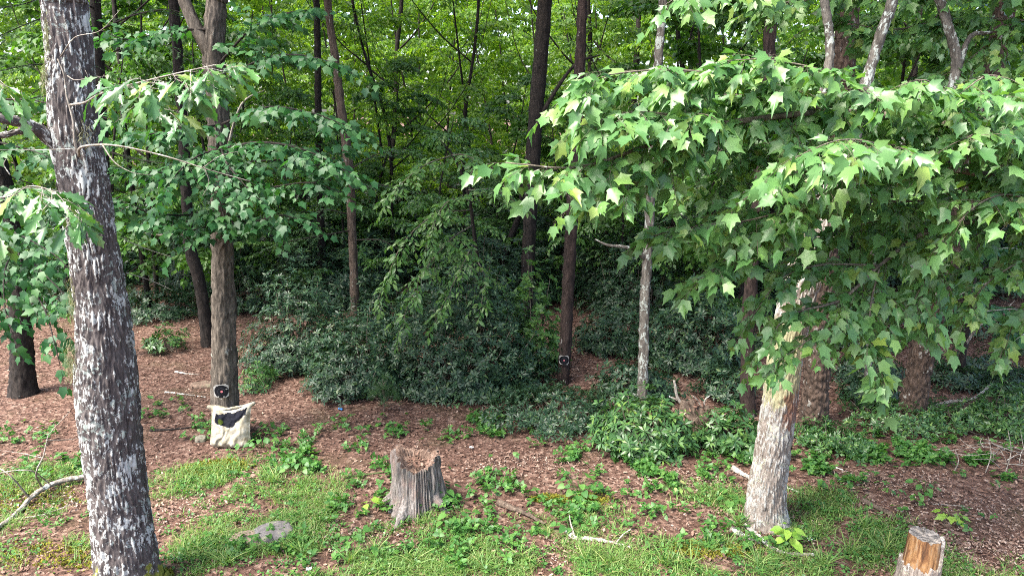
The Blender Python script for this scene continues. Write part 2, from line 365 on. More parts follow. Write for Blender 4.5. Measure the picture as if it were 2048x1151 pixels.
class Plant:
    """wood tubes + twigs + leaves of one tree or shrub, in world space"""
    def __init__(s): s.wood = MB(); s.lv = Leaves()
    def limb(s, pts, r0, r1, seg=6, n=None):
        pts = np.asarray(pts, float); s.wood.tube(pts, np.linspace(r0, r1, len(pts)), seg, n=n or len(pts) * 4)
    def spray(s, pts, twigs=12, tlen=.35, per=6, size=.1, t0=.15, droop=.3, flat=.5, ldroop=.5, tilt=.45, lit=(0, -.35, 1), pet=.35, twr=.0025, gather=1.0, woody=True, tj=.35):
        pts = np.asarray(pts, float); n = 60; C = spline(pts, n); T = nrm(np.gradient(C, axis=0))
        t = np.clip(np.linspace(t0, 1, twigs) + rng.normal(0, .02, twigs), 0, 1); i = np.minimum((t * (n - 1)).astype(int), n - 1)
        B, Tt = C[i], T[i]; side = nrm(np.cross(Tt, UP)) * np.where(np.arange(twigs) % 2, 1, -1)[:, None]
        d = nrm(Tt * rng.uniform(.4, 1., (twigs, 1)) + side * rng.uniform(.5, 1.2, (twigs, 1)) + rng.normal(0, tj, (twigs, 3)) * (1, 1, 1 - flat))
        d[-1] = Tt[-1]
        L = tlen * rng.uniform(.5, 1.25, twigs) * (1 - .35 * t)
        dn = np.array([0, 0, -1.])
        def pt(ss): return B[:, None] + d[:, None] * (L[:, None] * ss)[..., None] + dn * (droop * L[:, None] * ss ** 2)[..., None]
        ss = np.broadcast_to(((np.arange(per) + .6) / per) ** (1 / gather), (twigs, per))
        P = pt(ss); td = nrm(pt(ss) - pt(ss - .1))
        sg = np.where((np.arange(per) % 2)[None] == (np.arange(twigs) % 2)[:, None], 1, -1)[..., None]
        sd_ = nrm(np.cross(td, UP)) * sg
        ld = nrm(td * .7 + sd_ * rng.uniform(.4, 1.1, (twigs, per, 1)) + dn * ldroop * rng.uniform(.3, 1.4, (twigs, per, 1)) + rng.normal(0, .25, (twigs, per, 3)))
        S = size * rng.uniform(.5, 1.25, (twigs, per))
        P2 = P + ld * (S * pet)[..., None]
        N = nrm(np.array(lit) + rng.normal(0, tilt, (twigs, per, 3)))
        s.lv.add(P2.reshape(-1, 3), ld.reshape(-1, 3), N.reshape(-1, 3), S.ravel())
        if woody:
            K = 4; q = pt(np.broadcast_to(np.linspace(0, 1, K), (twigs, K)))
            for a in range(twigs): s.wood.tube(q[a], np.linspace(twr, twr * .35, K), 3, n=K)
    def petioles(s, frac=1.0, r=.0009, pet=.35, idx=None):
        P, D, N, S = s.lv.cat(); A = P - nrm(D) * (S * pet)[:, None]
        if idx is not None: P, A, D, N = P[idx], A[idx], D[idx], N[idx]
        x = nrm(np.cross(D, N)) * r; z = nrm(N) * r; n = len(P)
        V = np.stack([A - x, A + x, A + z, P - x, P + x, P + z], 1).reshape(-1, 3)
        T = np.array([(0, 1, 4), (0, 4, 3), (1, 2, 5), (1, 5, 4), (2, 0, 3), (2, 3, 5)])
        s.wood.add(V, (T[None] + (np.arange(n) * 6)[:, None, None]).reshape(-1, 3))
def pxpath(*a): return np.array([at(*q) for q in a])
def trunk_from_px(spec, Y, ztop=None, lean=None):
    """spec rows: px, py, width px (bottom to top) -> points and radii; sunk 6 cm in the ground"""
    P, Rr = [], []
    for q in spec:
        y = q[3] if len(q) > 3 else Y
        p = at(q[0], q[1], y); P.append(p); Rr.append(q[2] * depth(p) / FPX / 2)
    g = float(gz(P[0][0], P[0][1]))
    P[0] = P[0].copy(); d = (P[1] - P[0]); d = d / max(d[2], .05); P[0] = P[0] + d * (g - .06 - P[0][2])
    if ztop:
        dv = (P[-1] - P[-2]); dv = dv / max(dv[2], .1); dv[:2] *= .5; z = P[-1][2]
        for f in (.5, 1.):
            p = P[-1] + dv * ((ztop - z) * .5); P.append(p); Rr.append(Rr[len(spec) - 1] * (1 - .5 * f))
    return np.array(P), np.array(Rr)
# ================================================================== GROUND
def build_ground():
    xs = np.unique(np.r_[np.linspace(-8, 8, 150), np.linspace(-160, -8, 30), np.linspace(8, 160, 30)])
    ys = np.unique(np.r_[np.linspace(3, 13, 110), np.linspace(-60, 3, 20), np.linspace(13, 200, 40)])
    X, Y = np.meshgrid(xs, ys); Z = gz(X, Y); nx = len(xs)
    i = np.arange(len(ys) - 1)[:, None] * nx; j = np.arange(nx - 1)[None]
    F = np.stack([i + j, i + j + 1, i + nx + j + 1, i + nx + j], -1).reshape(-1, 4)
    t = NT('forest_floor'); p = t.pos()
    v = t.vor(p, 26, 'F1', 1); vh = t.vor(p, 26); n = t.noise(p, 60, 4, .7); nb = t.noise(p, 1.6, 3)
    hs = t.n('ShaderNodeSeparateColor'); t.l(v, hs.inputs[0])
    c = t.ramp(hs.outputs[0], [(0., (.05, .028, .021)), (.45, (.105, .060, .046)), (.8, (.165, .10, .078)), (1., (.27, .19, .15))])
    c = t.mix(t.math('MULTIPLY', n, .55), c, (.05, .028, .02))
    c = t.mix(t.ramp(nb, [(.55, 0.), (.75, .5)]), c, (.07, .06, .03))
    m = t.done(t.bsdf(c, .9, .15, t.bump(t.math('ADD', vh, n), .8, .02)))
    tag(mk('ground', np.stack([X, Y, Z], -1), F, m, None, True), kind='structure')
build_ground()
def blobs(spec, n):
    """n random ground points in patches: rows px, py, radius x, radius y (metres), weight"""
    w = np.array([q[4] for q in spec], float); k = rng.choice(len(spec), n, p=w / w.sum())
    c = np.array([gnd(q[0], q[1])[:2] for q in spec])[k]; r = np.array([(q[2], q[3]) for q in spec])[k]
    a = rng.uniform(0, 2 * np.pi, n); u = np.sqrt(rng.uniform(0, 1, n)) * rng.uniform(.7, 1.15, n)
    return c + r * np.stack([np.cos(a) * u, np.sin(a) * u], 1)
def lift(xy, h=0.): return np.c_[xy, gz(xy[:, 0], xy[:, 1]) + h]
def rand_xy(n): a = rng.uniform(0, 2 * np.pi, n); return np.stack([np.cos(a), np.sin(a), np.zeros(n)], 1)

def build_litter():
    n = 50000; y = 4.6 + rng.power(1.15, n) * 8.6; x = rng.uniform(-1, 1, n) * (1.4 + y * .74)
    keep = vnoise(np.c_[x * 1.7, y * 1.7, 0 * x], 77) > .06
    xy = np.c_[x, y][keep]; P = lift(xy, .006) + np.c_[0 * xy, rng.uniform(0, .014, len(xy))]
    lv = Leaves(); D = rand_xy(len(P)) + rng.normal(0, .2, (len(P), 3)); N = UP + rng.normal(0, .38, (len(P), 3))
    lv.add(P, D, N, rng.uniform(.018, .055, len(P)))
    o = lv.mesh('leaf_litter', L_DRY + [L_DEAD[0]], 'dead', None, np.zeros(3)); tag(o, 'red brown fallen leaves covering the ground between the trees', 'leaf litter')
build_litter()
def build_pale_litter():
    lv = Leaves(); xy = np.vstack([blobs([(1950, 1050, 1.0, .55, 4), (1960, 1120, .8, .3, 2.5), (1780, 960, .7, .25, 1.5), (1350, 960, .7, .2, 1.5), (1050, 930, .8, .25, 1.5), (150, 1000, .7, .4, 1.2), (360, 1020, .3, .3, 1), (1500, 1060, .8, .3, 1.2), (700, 1060, .8, .2, 1), (1150, 1100, .8, .2, 1.2)], 6500)])
    n = len(xy); lv.add(lift(xy, .012) + np.c_[0 * xy, rng.uniform(0, .015, n)], rand_xy(n) + rng.normal(0, .25, (n, 3)), UP + rng.normal(0, .5, (n, 3)), rng.uniform(.014, .038, n))
    tag(lv.mesh('pale_litter', L_DRY, M['paledead'], None, np.zeros(3)), 'pale dry leaf fragments strewn over the open ground', 'leaf litter')
build_pale_litter()
GRASS = [(90, 1060, .9, .55, 5), (60, 960, .5, .35, 2), (440, 960, .65, .35, 4), (560, 1040, .7, .4, 5), (400, 1100, .6, .35, 4), (690, 1120, 1.0, .35, 6), (980, 1130, 1.0, .25, 5), (1250, 1125, .9, .25, 4),
         (1500, 1125, .8, .25, 3.6), (1440, 1000, .35, .2, 1.6), (1700, 1080, .65, .4, 5), (1650, 1010, .3, .25, 1.6), (1930, 1140, .5, .15, 1.5), (620, 980, .4, .3, 1.3), (860, 1060, .6, .25, 1.5), (1180, 1040, .5, .3, .9), (1060, 1080, .5, .25, 1.2)]
def build_grass():
    nc = 6400; c = blobs(GRASS, nc) + rng.normal(0, .1, (nc, 2)); k = fbm(np.c_[c * 3.4, 0 * c[:, 0]], 5, 2); c = c[k > .46]
    b = 9; xy = np.repeat(c, b, 0) + rng.normal(0, .035, (len(c) * b, 2)); n = len(xy)
    L = np.repeat(rng.uniform(.03, .14, len(c)) ** 1.0, b) * rng.uniform(.5, 1.2, n); P = lift(xy, -.004)
    d = nrm(rand_xy(n) * rng.uniform(.2, 1.5, (n, 1)) + UP); hz = nrm(d * (1, 1, 0) + 1e-6); sd_ = np.cross(hz, UP) * rng.uniform(.0020, .0042, (n, 1))
    m1 = P + d * (L * .5)[:, None]; tip = P + d * (L * .8)[:, None] + hz * (L * .45)[:, None] - UP * (L * .12)[:, None]
    V = np.stack([P - sd_, P + sd_, m1 - sd_ * .8, m1 + sd_ * .8, tip], 1).reshape(-1, 3)
    T = (np.array([(0, 1, 3), (0, 3, 2), (2, 3, 4)])[None] + (np.arange(n) * 5)[:, None, None]).reshape(-1, 3)
    o = mk('grass', V, T, 'grass'); tag(o, 'thin patches of short green grass at the wood edge', 'grass', kind='stuff')
build_grass()
def build_tufts():
    lv = Leaves()
    for px, py in ((1170, 1110), (1230, 1120), (1420, 1105), (1390, 1130), (1330, 1125), (1530, 1130), (1480, 1060), (1040, 1120), (700, 1120), (760, 1100), (830, 1130), (600, 1110), (1690, 1100), (1760, 1110), (1650, 1130), (1720, 1060), (960, 1140), (450, 1130), (540, 960)):
        b = gnd(px + rng.uniform(-15, 15), py + rng.uniform(-8, 8)); n = 34; d = nrm(rand_xy(n) * rng.uniform(.3, 1.6, (n, 1)) + UP)
        lv.add(b + np.c_[rng.normal(0, .02, (n, 2)), np.zeros(n)], d, UP * .8 + rng.normal(0, .3, (n, 3)), rng.uniform(.12, .24, n))
    o = lv.mesh('sedge_tufts', [(np.array([(-.02, 0, 0), (.02, 0, 0), (-.018, .4, .04), (.018, .4, .04), (-.012, .75, -.05), (.012, .75, -.05), (0, 1, -.22)]), np.array([(0, 1, 3), (0, 3, 2), (2, 3, 5), (2, 5, 4), (4, 5, 6)]))], 'grass', None, np.zeros(3))
    tag(o, 'arching sedge tufts among the front grass', 'grass')
build_tufts()
COVER = [(1230, 920, .6, .25, 3), (1050, 870, .5, .2, 2.5), (1330, 950, .5, .25, 3), (1120, 970, .5, .3, 2.5), (560, 885, .35, .2, 1.6), (620, 930, .4, .2, 1.5), (780, 940, .4, .15, 1.2), (900, 1010, .25, .2, 1.6), (930, 1050, .3, .2, 1.5),
         (1700, 900, .8, .35, 5), (1850, 900, .6, .3, 3.5), (1640, 950, .4, .25, 2.5), (1980, 930, .5, .35, 3.4), (1480, 920, .5, .2, 1.5), (720, 1000, .3, .2, 1.1), (1000, 960, .4, .2, 1.), (740, 850, .4, .15, 1), (850, 870, .4, .15, 1), (960, 850, .35, .15, 1.3),
         (330, 830, .3, .2, .6), (380, 860, .3, .2, .8), (130, 930, .4, .3, .9), (560, 1110, .8, .25, 1.2), (900, 1110, .7, .25, 1.2), (1130, 1040, .4, .25, 1.), (1300, 1010, .3, .2, .8), (1900, 1010, .6, .3, .7), (1450, 1080, .5, .3, .8), (680, 900, .5, .2, .8), (30, 880, .5, .4, .8)]
def rosette_leaves(C, ax, per, size, spread, lv, sj=.25):
    """whorls of leaves about the axes ax at the points C"""
    n = len(C); ax = nrm(ax); u = nrm(np.cross(ax, rng.normal(0, 1, (n, 3)))); w = np.cross(ax, u)
    a = np.linspace(0, 2 * np.pi, per, endpoint=False)[None] + rng.uniform(-.3, .3, (n, per))
    rad = u[:, None] * np.cos(a)[..., None] + w[:, None] * np.sin(a)[..., None]
    sp = rng.uniform(spread[0], spread[1], (n, per, 1)); D = nrm(rad * np.sin(sp) + ax[:, None] * np.cos(sp))
    N = nrm(ax[:, None] - D * (ax[:, None] * D).sum(-1, keepdims=True) + rng.normal(0, .2, (n, per, 3)))
    S = size * rng.uniform(1 - sj * 1.6, 1 + sj, (n, per))
    lv.add(np.broadcast_to(C[:, None], D.shape).reshape(-1, 3) + D.reshape(-1, 3) * .006, D.reshape(-1, 3), N.reshape(-1, 3), S.ravel())
def build_cover():
    lv = Leaves(); n = 9000; c = blobs(COVER, n) + rng.normal(0, .12, (n, 2)); k = fbm(np.c_[c * 4.5, 0 * c[:, 0]], 15, 2); c = c[k > .53]; n = len(c)
    P = lift(c, 0) + np.c_[np.zeros((n, 2)), rng.uniform(.01, .10, n)]
    rosette_leaves(P, UP + rng.normal(0, .4, (n, 3)), 5, .036, (1.0, 1.6), lv, .45)
    o = lv.mesh('ground_cover', [L_HEART[0], tmpl([(0, 0), (.4, .35), (0, 1)], .2, -.25, .1, .4)], 'weed', None, np.zeros(3)); tag(o, 'low broad leaved green ground cover along the shrub edge', 'ground cover')
    lv = Leaves(); c = blobs(GRASS, 7000) + rng.normal(0, .15, (7000, 2)); k = fbm(np.c_[c * 5, 0 * c[:, 0]], 25, 2); c = c[k > .46]; n = len(c)
    rosette_leaves(lift(c, 0) + np.c_[np.zeros((n, 2)), rng.uniform(.005, .05, n)], UP + rng.normal(0, .4, (n, 3)), 3, .026, (.9, 1.6), lv, .5)
    o = lv.mesh('clover', [tmpl([(0, 0), (.4, .4), (0, 1)], .2, -.2, 0, .4)], 'weed', None, np.zeros(3)); tag(o, 'tiny clover like weeds mixed into the grass', 'ground cover')
    lv = Leaves(); c = blobs([(430, 935, .35, .18, 2), (130, 1110, .6, .2, .8), (50, 1000, .5, .3, .7), (1100, 1000, .18, .08, 1), (1420, 1100, .4, .15, 1), (1180, 1000, .2, .1, .5), (290, 1150, .22, .1, 2)], 4500)
    rosette_leaves(lift(c, .004), UP + rng.normal(0, .3, (len(c), 3)), 3, .022, (.3, 1.2), lv, .4)
    o = lv.mesh('moss', L_QUAD, 'moss', None, np.zeros(3)); tag(o, 'yellow green moss patches on the bare ground', 'moss')
build_cover()

# ================================================================== TREES
def crown_proto(seed, r=2.8, h=6.0, limbs=16, size=.18):
    global rng
    keep = rng; rng = np.random.default_rng(seed); P = Plant()
    for k in range(limbs):
        a = k * 2.4 + rng.uniform(-.4, .4); u = k / limbs; z = h * u * .85; rr = r * (1 - .55 * u) * rng.uniform(.7, 1.1)
        e = np.array([math.cos(a) * rr, math.sin(a) * rr, z + rr * rng.uniform(.25, .7)])
        pts = [(0, 0, z), e * (.45, .45, 0) + (0, 0, z + (e[2] - z) * .55), e]
        P.limb(pts, .045 * (1 - .5 * u), .012, 5)
        P.spray(pts, 26, 1.1, 14, size, .25, .25, .2, .4, .5, (0, 0, 1), woody=False, tj=.6)
    w = P.wood.build('branches', 'dark_bark', 'mesh'); l = P.lv.mesh('crown', L_QUAD, 'canopy', 'mesh', np.zeros(3))
    rng = keep; return w, l
CROWNS = [crown_proto(100 + k) for k in range(4)]
CN = [0]
def add_crown(root, at_, scale=1., dens=True):
    w, l = CROWNS[CN[0] % 4]; rz = CN[0] * 1.7; CN[0] += 1
    for nm, me in (('branches', w), ('crown', l)):
        o = bpy.data.objects.new(nm, me); COL.objects.link(o); o.parent = root; o.location = tuple(map(float, at_)); o.rotation_euler[2] = rz; o.scale = (scale,) * 3
        if nm == 'crown': o['kind'] = 'stuff'
def tree(label, spec, Y, bark, ztop=12, seg=14, step=.12, disp=None, crown=(6.8, 1.), group=None, name='tree', cat='tree', grow=.88):
    pts, rad = trunk_from_px(spec, Y, ztop); rad = rad * grow; base = pts[0].copy(); base[2] = gz(base[0], base[1])
    root = thing(name, base, label, cat, group)
    V, F, rd = tube(pts, rad, seg, step=step, disp=disp)
    mk('trunk', V - base, F, bark, root, True, rd)
    if crown:
        C = spline(np.c_[pts, rad], 80); i = int(np.argmin(abs(C[:, 2] - crown[0]))); add_crown(root, C[i, :3] - base, crown[1])
    return root, pts, rad, base
def finish(P, root, base, tm, lmat, wmat='twig', objs=300, pet=False, stuff_tm=None):
    idx = None
    if pet: P.petioles()
    br = P.wood.build('branches', wmat, root, off=base)
    if objs:
        idx = P.lv.objects(tm, lmat, br, base, objs)
        if len(idx): P.lv.mesh('foliage', stuff_tm or tm, lmat, root, base, idx)
    else: P.lv.mesh('foliage', stuff_tm or tm, lmat, root, base)

# ---- big lichen oak at the left
def left_oak():
    Y = 5.0
    spec = [(262, 1172, 158), (256, 1151, 146), (238, 1000, 131), (224, 880, 133), (214, 775, 139), (209, 690, 125), (196, 570, 115), (178, 450, 111), (166, 353, 113), (153, 287, 112), (144, 200, 107), (141, 120, 105), (128, 0, 105)]
    pts, rad = trunk_from_px(spec, Y); base = pts[0].copy(); base[2] = gz(base[0], base[1])
    root = thing('oak_tree', base, 'thick oak trunk with dark ridged bark speckled with pale lichen, rooted in grass', 'tree')
    V, F, rd = tube(pts, rad * .83, 160, step=.0115, disp=bark_disp(.022, .20, .017, .03, 3, (.12, .18, 5)), cap=False)
    mk('trunk', V - base, F, 'oak_bark', root, True, rd)
    top = pts[-1]; up = [top - (0, 0, .03), top + (-.08, 0, 1.2), top + (-.2, .1, 3.0), top + (-.2, .2, 7)]
    V, F, rd = tube(up, [rad[-1] * .825, rad[-1] * .75, rad[-1] * .5, .04], 16, n=30); mk('upper_trunk', V - base, F, 'oak_bark', root, True, rd)
    add_crown(root, up[2] - base + (0, .9, .3), .85)
    # forked limb leaving to the left
    lim = [((150, 330, 5.0), (112, 288, 4.93), (60, 250, 4.8), (0, 236, 4.65), (-120, 200, 4.5), (-260, 120, 4.4)), ((75, 258, 4.84), (40, 262, 4.78), (0, 272, 4.7), (-110, 290, 4.5))]
    for q, rr in zip(lim, ((.062, .052, .036, .030, .025, .012), (.028, .022, .018, .008))):
        V, F, rd = tube(pxpath(*q), rr, 40, step=.012, disp=bark_disp(.02, .05, .006, .01, 8)); mk('limb', V - base, F, 'oak_bark', root, True, rd)
    P = Plant()
    # bare shoots and dead twigs
    for q, a, b in (([(158, 312, 4.84), (150, 285, 4.80), (146, 240, 4.78), (133, 190, 4.78), (128, 150, 4.79), (115, 118, 4.8)], .011, .004), ([(158, 312, 4.84), (160, 296, 4.74), (190, 290, 4.65), (240, 292, 4.6), (330, 312, 4.55), (420, 340, 4.5), (500, 362, 4.5)], .010, .002),
                    ([(205, 290, 4.62), (230, 325, 4.6), (265, 345, 4.6), (300, 350, 4.65)], .005, .001), ([(410, 338, 4.5), (418, 365, 4.5), (405, 392, 4.5)], .003, .001), ([(405, 336, 4.5), (440, 312, 4.45), (480, 302, 4.4)], .003, .001),
                    ([(140, 210, 4.78), (170, 205, 4.6), (200, 188, 4.45), (260, 170, 4.3), (340, 150, 4.2), (430, 130, 4.15)], .008, .003), ([(120, 115, 4.8), (150, 75, 4.7), (200, 62, 4.6), (240, 20, 4.6)], .004, .001), ([(135, 152, 4.8), (150, 160, 4.75), (175, 155, 4.7), (170, 140, 4.7)], .004, .001),
                    ([(0, 300, 4.7), (60, 300, 4.72), (150, 298, 4.8)], .002, .003), ([(250, 480, 5.2), (300, 500, 5.2), (350, 515, 5.2)], .004, .001), ([(252, 545, 5.2), (300, 560, 5.2), (345, 580, 5.2)], .004, .001), ([(20, 350, 4.6), (8, 330, 4.6), (12, 318, 4.6)], .004, .002),
                    ([(-60, 400, 4.4), (20, 392, 4.3), (60, 372, 4.25), (110, 385, 4.2), (140, 420, 4.15)], .006, .002), ([(-80, 170, 4.5), (-20, 150, 4.4), (10, 170, 4.3)], .006, .002), ([(-40, 210, 4.6), (-70, 330, 4.5), (-60, 400, 4.4)], .009, .006)):
        P.limb(pxpath(*q), a, b, 5)
    # oak leaf sprays
    def oakspray(q, n, tl, per, size=.13):
        size = min(size, .135); n = int(n * 1.25); P.spray(pxpath(*q), n, tl, per, size, .2, .35, .5, .55, .4, (0.0, -.45, 1), pet=.12, twr=.002, gather=1.6)
    oakspray([(200, 188, 4.45), (260, 170, 4.3), (340, 150, 4.2), (430, 130, 4.15)], 12, .30, 6)
    oakspray([(260, 170, 4.3), (300, 200, 4.2), (340, 225, 4.1)], 7, .22, 6)
    oakspray([(330, 152, 4.2), (400, 165, 4.1), (450, 140, 4.1)], 5, .20, 5)
    oakspray([(180, 200, 4.6), (215, 150, 4.45), (230, 110, 4.4)], 3, .14, 3, .12)
    oakspray([(-40, 396, 4.35), (20, 392, 4.3), (60, 372, 4.25), (110, 385, 4.2), (150, 420, 4.15)], 11, .20, 6)
    oakspray([(60, 372, 4.25), (100, 400, 4.1), (150, 430, 4.0)], 6, .16, 6, .17)
    oakspray([(-20, 150, 4.4), (0, 170, 4.3), (20, 190, 4.3)], 4, .15, 4)
    oakspray([(-80, 420, 4.3), (-30, 440, 4.2), (-10, 460, 4.2)], 4, .15, 4)
    finish(P, root, base, L_OAK, 'oakleaf', 'dry_twig', 300, True)
    # beard lichen on the shaded side
    lv = Leaves()
    for (cx, cy, rx, ry, n) in ((140, 720, 14, 42, 500), (95, 60, 8, 60, 260), (88, 150, 7, 40, 200), (143, 600, 10, 60, 260), (150, 270, 30, 30, 300)):
        a = rng.normal(0, .45, (n, 2)); C = np.array([at(cx + rx * p, cy + ry * q, 4.88) for p, q in a])
        lv.add(C, np.array([0, 0, -1.]) + rng.normal(0, .35, (n, 3)), rng.normal(0, 1, (n, 3)), rng.uniform(.02, .055, n))
    o = lv.mesh('beard_lichen', [(np.array([(-.035, 0, 0), (.035, 0, 0), (0, 1, .1)]), np.array([(0, 1, 2)]))], 'beard', root, base)
left_oak()

# ---- pale lichen oak at the right
def right_oak():
    Y = 5.95
    spec = [(1532, 1050, 118), (1532, 1020, 100), (1534, 980, 92), (1546, 900, 85), (1560, 800, 82), (1572, 700, 82), (1596, 590, 88), (1632, 480, 90), (1660, 400, 92), (1690, 320, 92)]
    pts, rad = trunk_from_px(spec, Y); base = pts[0].copy(); base[2] = gz(base[0], base[1])
    root = thing('oak_tree', base, 'pale oak trunk thickly crusted with whitish lichen behind hanging maple leaves', 'tree')
    V, F, rd = tube(pts, rad * .80, 150, step=.0095, disp=bark_disp(.022, .16, .015, .025, 13, (.10, .16, 4)), cap=True)
    mk('trunk', V - base, F, 'pale_bark', root, True, rd)
    for q, rr in (([(1680, 345, 5.95), (1720, 220, 5.95), (1740, 140, 5.95), (1765, 60, 5.95), (1785, 0, 5.95), (1800, -120, 5.95), (1830, -420, 6.0)], (.10, .062, .045, .043, .041, .038, .03)), ([(1695, 340, 5.95), (1800, 290, 6.0), (1880, 230, 6.05), (1913, 130, 6.1), (1890, 30, 6.1), (1870, -60, 6.1), (1850, -420, 6.3)], (.09, .05, .043, .04, .037, .034, .025)),
                  ([(1915, 150, 6.1), (1940, 75, 6.1), (1985, 65, 6.1)], (.026, .02, .014)), ([(1672, 350, 5.95), (1640, 250, 5.9), (1660, 100, 6.0), (1640, -60, 6.1), (1600, -400, 6.4)], (.09, .045, .036, .034, .03))):
        V, F, rd = tube(pxpath(*q), rr, 28, step=.02, disp=bark_disp(.025, .06, .006, .012, 18)); mk('limb', V - base, F, 'spotted_bark', root, True, rd)
    add_crown(root, pts[-1] - base + (.2, .1, 3.0), .95); add_crown(root, np.array([1.9, 5.0, 6.3]) - base, .6); add_crown(root, np.array([3.2, 5.3, 6.0]) - base, .6)  # last two crowns are added out of view to shade the upper right boughs
right_oak()

# ---- red maple whose low boughs hang in front of the pale oak (trunk stands outside the frame to the right)
def near_maple():
    base = at(2300, 600, 5.0); base[2] = gz(base[0], base[1])
    root = thing('maple_tree', base, 'maple with low boughs of bright green lobed leaves hanging before the pale oak', 'tree')
    tp = [base + (0, 0, -.06), base + (.03, 0, 1.5), base + (-.05, .02, 3.2), base + (-.1, .1, 5), base + (-.1, .1, 9)]
    V, F, rd = tube(tp, [.16, .135, .12, .09, .03], 24, step=.03, disp=bark_disp(.03, .08, .006, .02, 23, (.2, .2, 5))); mk('trunk', V - base, F, 'spotted_bark', root, True, rd)
    add_crown(root, tp[3] - base + (0, 0, 1.4), .85)
    S = lambda px, py: (px, py)
    P = Plant()
    def bough(q, a, b, n, tl=.34, per=7, size=.105, t0=.12, **k):
        p = pxpath(*q); n = int(n * 1.65); per += 2; size *= .80; P.limb(p, a, b, 6); P.spray(p, n, tl, per, size, t0, .30, .2, .62, .55, (0, -.5, 1), pet=.5, twr=.0022, **k)
    st = (2295, 330, 5.0)
    bough([st, (2120, 300, 4.8), (1950, 260, 4.6), (1800, 235, 4.5), (1650, 225, 4.4), (1500, 240, 4.3), (1380, 260, 4.2), (1270, 300, 4.1), (1150, 335, 4.0), (1010, 325, 3.95)], .035, .003, 54, .36, 8)
    bough([(1650, 225, 4.4), (1560, 180, 4.3), (1450, 150, 4.2), (1330, 140, 4.1), (1220, 150, 4.05), (1150, 180, 4.0)], .010, .002, 26)
    bough([(1800, 235, 4.5), (1720, 180, 4.3), (1640, 140, 4.2), (1540, 120, 4.15), (1470, 120, 4.1)], .009, .002, 18)
    bough([(1950, 260, 4.6), (1900, 200, 4.3), (1850, 160, 4.15), (1790, 175, 4.1)], .008, .002, 12, .25, 7)
    bough([(1450, 245, 4.25), (1350, 230, 4.1), (1260, 225, 4.0), (1170, 250, 3.95)], .007, .002, 18)
    bough([(1380, 260, 4.2), (1320, 330, 4.1), (1250, 370, 4.0), (1170, 400, 3.95)], .007, .002, 13, .26, 6)
    bough([st, (2120, 360, 4.8), (1980, 350, 4.6), (1850, 330, 4.4), (1720, 330, 4.2), (1590, 345, 4.1), (1500, 390, 4.05)], .030, .003, 36, .34, 8)
    bough([(1850, 330, 4.4), (1760, 290, 4.0), (1680, 280, 3.8), (1600, 310, 3.7)], .008, .002, 14, .3, 7, .11)
    bough([(1720, 330, 4.2), (1620, 400, 4.3), (1500, 440, 4.3), (1400, 450, 4.25), (1310, 470, 4.2)], .009, .002, 20)
    bough([(1620, 400, 4.3), (1520, 470, 4.35), (1450, 520, 4.3), (1400, 560, 4.25)], .007, .002, 13, .25, 6)
    bough([st, (2150, 440, 4.9), (2000, 440, 4.8), (1860, 460, 4.7), (1760, 530, 4.6), (1680, 600, 4.5), (1580, 630, 4.45), (1520, 700, 4.4)], .026, .003, 34, .30, 7, .10)
    bough([(1760, 530, 4.6), (1740, 620, 4.45), (1745, 700, 4.4), (1760, 760, 4.35)], .007, .002, 13, .24, 6, .10)
    bough([(1860, 460, 4.7), (1860, 540, 4.6), (1830, 600, 4.5), (1850, 640, 4.5)], .007, .002, 12, .25, 6, .10)
    bough([(1680, 600, 4.5), (1640, 660, 4.4), (1560, 720, 4.35), (1540, 740, 4.3)], .005, .002, 9, .2, 5, .095)
    bough([(1760, 530, 4.6), (1640, 530, 4.5), (1560, 560, 4.45), (1500, 640, 4.4)], .007, .002, 12, .22, 6, .095)
    bough([st, (2140, 250, 4.9), (2040, 180, 4.7), (1980, 150, 4.5), (1930, 180, 4.4)], .015, .003, 16)
    bough([(2120, 360, 4.8), (2040, 290, 4.4), (1980, 260, 4.2), (1900, 290, 4.1)], .008, .002, 15)
    bough([(2150, 440, 4.9), (2060, 400, 4.5), (2000, 390, 4.3), (1940, 420, 4.2), (1900, 470, 4.2)], .008, .002, 15)
    bough([(2120, 300, 4.8), (2030, 220, 4.35), (1990, 190, 4.2)], .008, .002, 10, .32, 7)
    bough([(2150, 440, 4.9), (2080, 500, 4.7), (2010, 540, 4.6), (1960, 580, 4.6), (1930, 640, 4.6)], .008, .002, 13, .26, 6, .1)
    bough([(2150, 470, 4.9), (2080, 580, 4.8), (2030, 640, 4.8), (2010, 700, 4.8)], .008, .002, 9, .24, 6, .1)
    bough([(2295, 120, 5.2), (2150, 60, 5.8), (2020, 40, 6.2), (1900, 40, 6.4), (1780, 60, 6.5), (1680, 40, 6.6)], .02, .003, 34, .4, 8)
    bough([(2295, 20, 5.2), (2100, -20, 5.8), (1900, -10, 6.3), (1750, -20, 6.4), (1600, 0, 6.5), (1500, 20, 6.5)], .02, .003, 34, .4, 8)
    bough([(1600, 0, 6.5), (1450, -20, 5.4), (1360, -10, 4.6), (1330, 10, 4.5)], .008, .002, 10, .25, 6)
    bough([(2020, 40, 6.2), (1950, 110, 6.2), (1870, 160, 6.3), (1800, 180, 6.4)], .008, .002, 16, .35, 7)
    bough([(2120, 360, 5.0), (1980, 330, 5.2), (1850, 380, 5.3), (1750, 420, 5.3)], .01, .002, 20, .35, 7)
    bough([(1650, 225, 4.6), (1560, 280, 4.8), (1450, 330, 4.9), (1380, 380, 4.8)], .008, .002, 18, .35, 7)
    bough([(1950, 260, 4.7), (1800, 290, 4.7), (1650, 280, 4.7), (1500, 290, 4.7), (1400, 310, 4.6)], .008, .002, 22, .4, 7)
    bough([(1980, 350, 4.7), (1850, 400, 4.7), (1700, 400, 4.7), (1580, 430, 4.7), (1480, 420, 4.7)], .008, .002, 22, .4, 7)
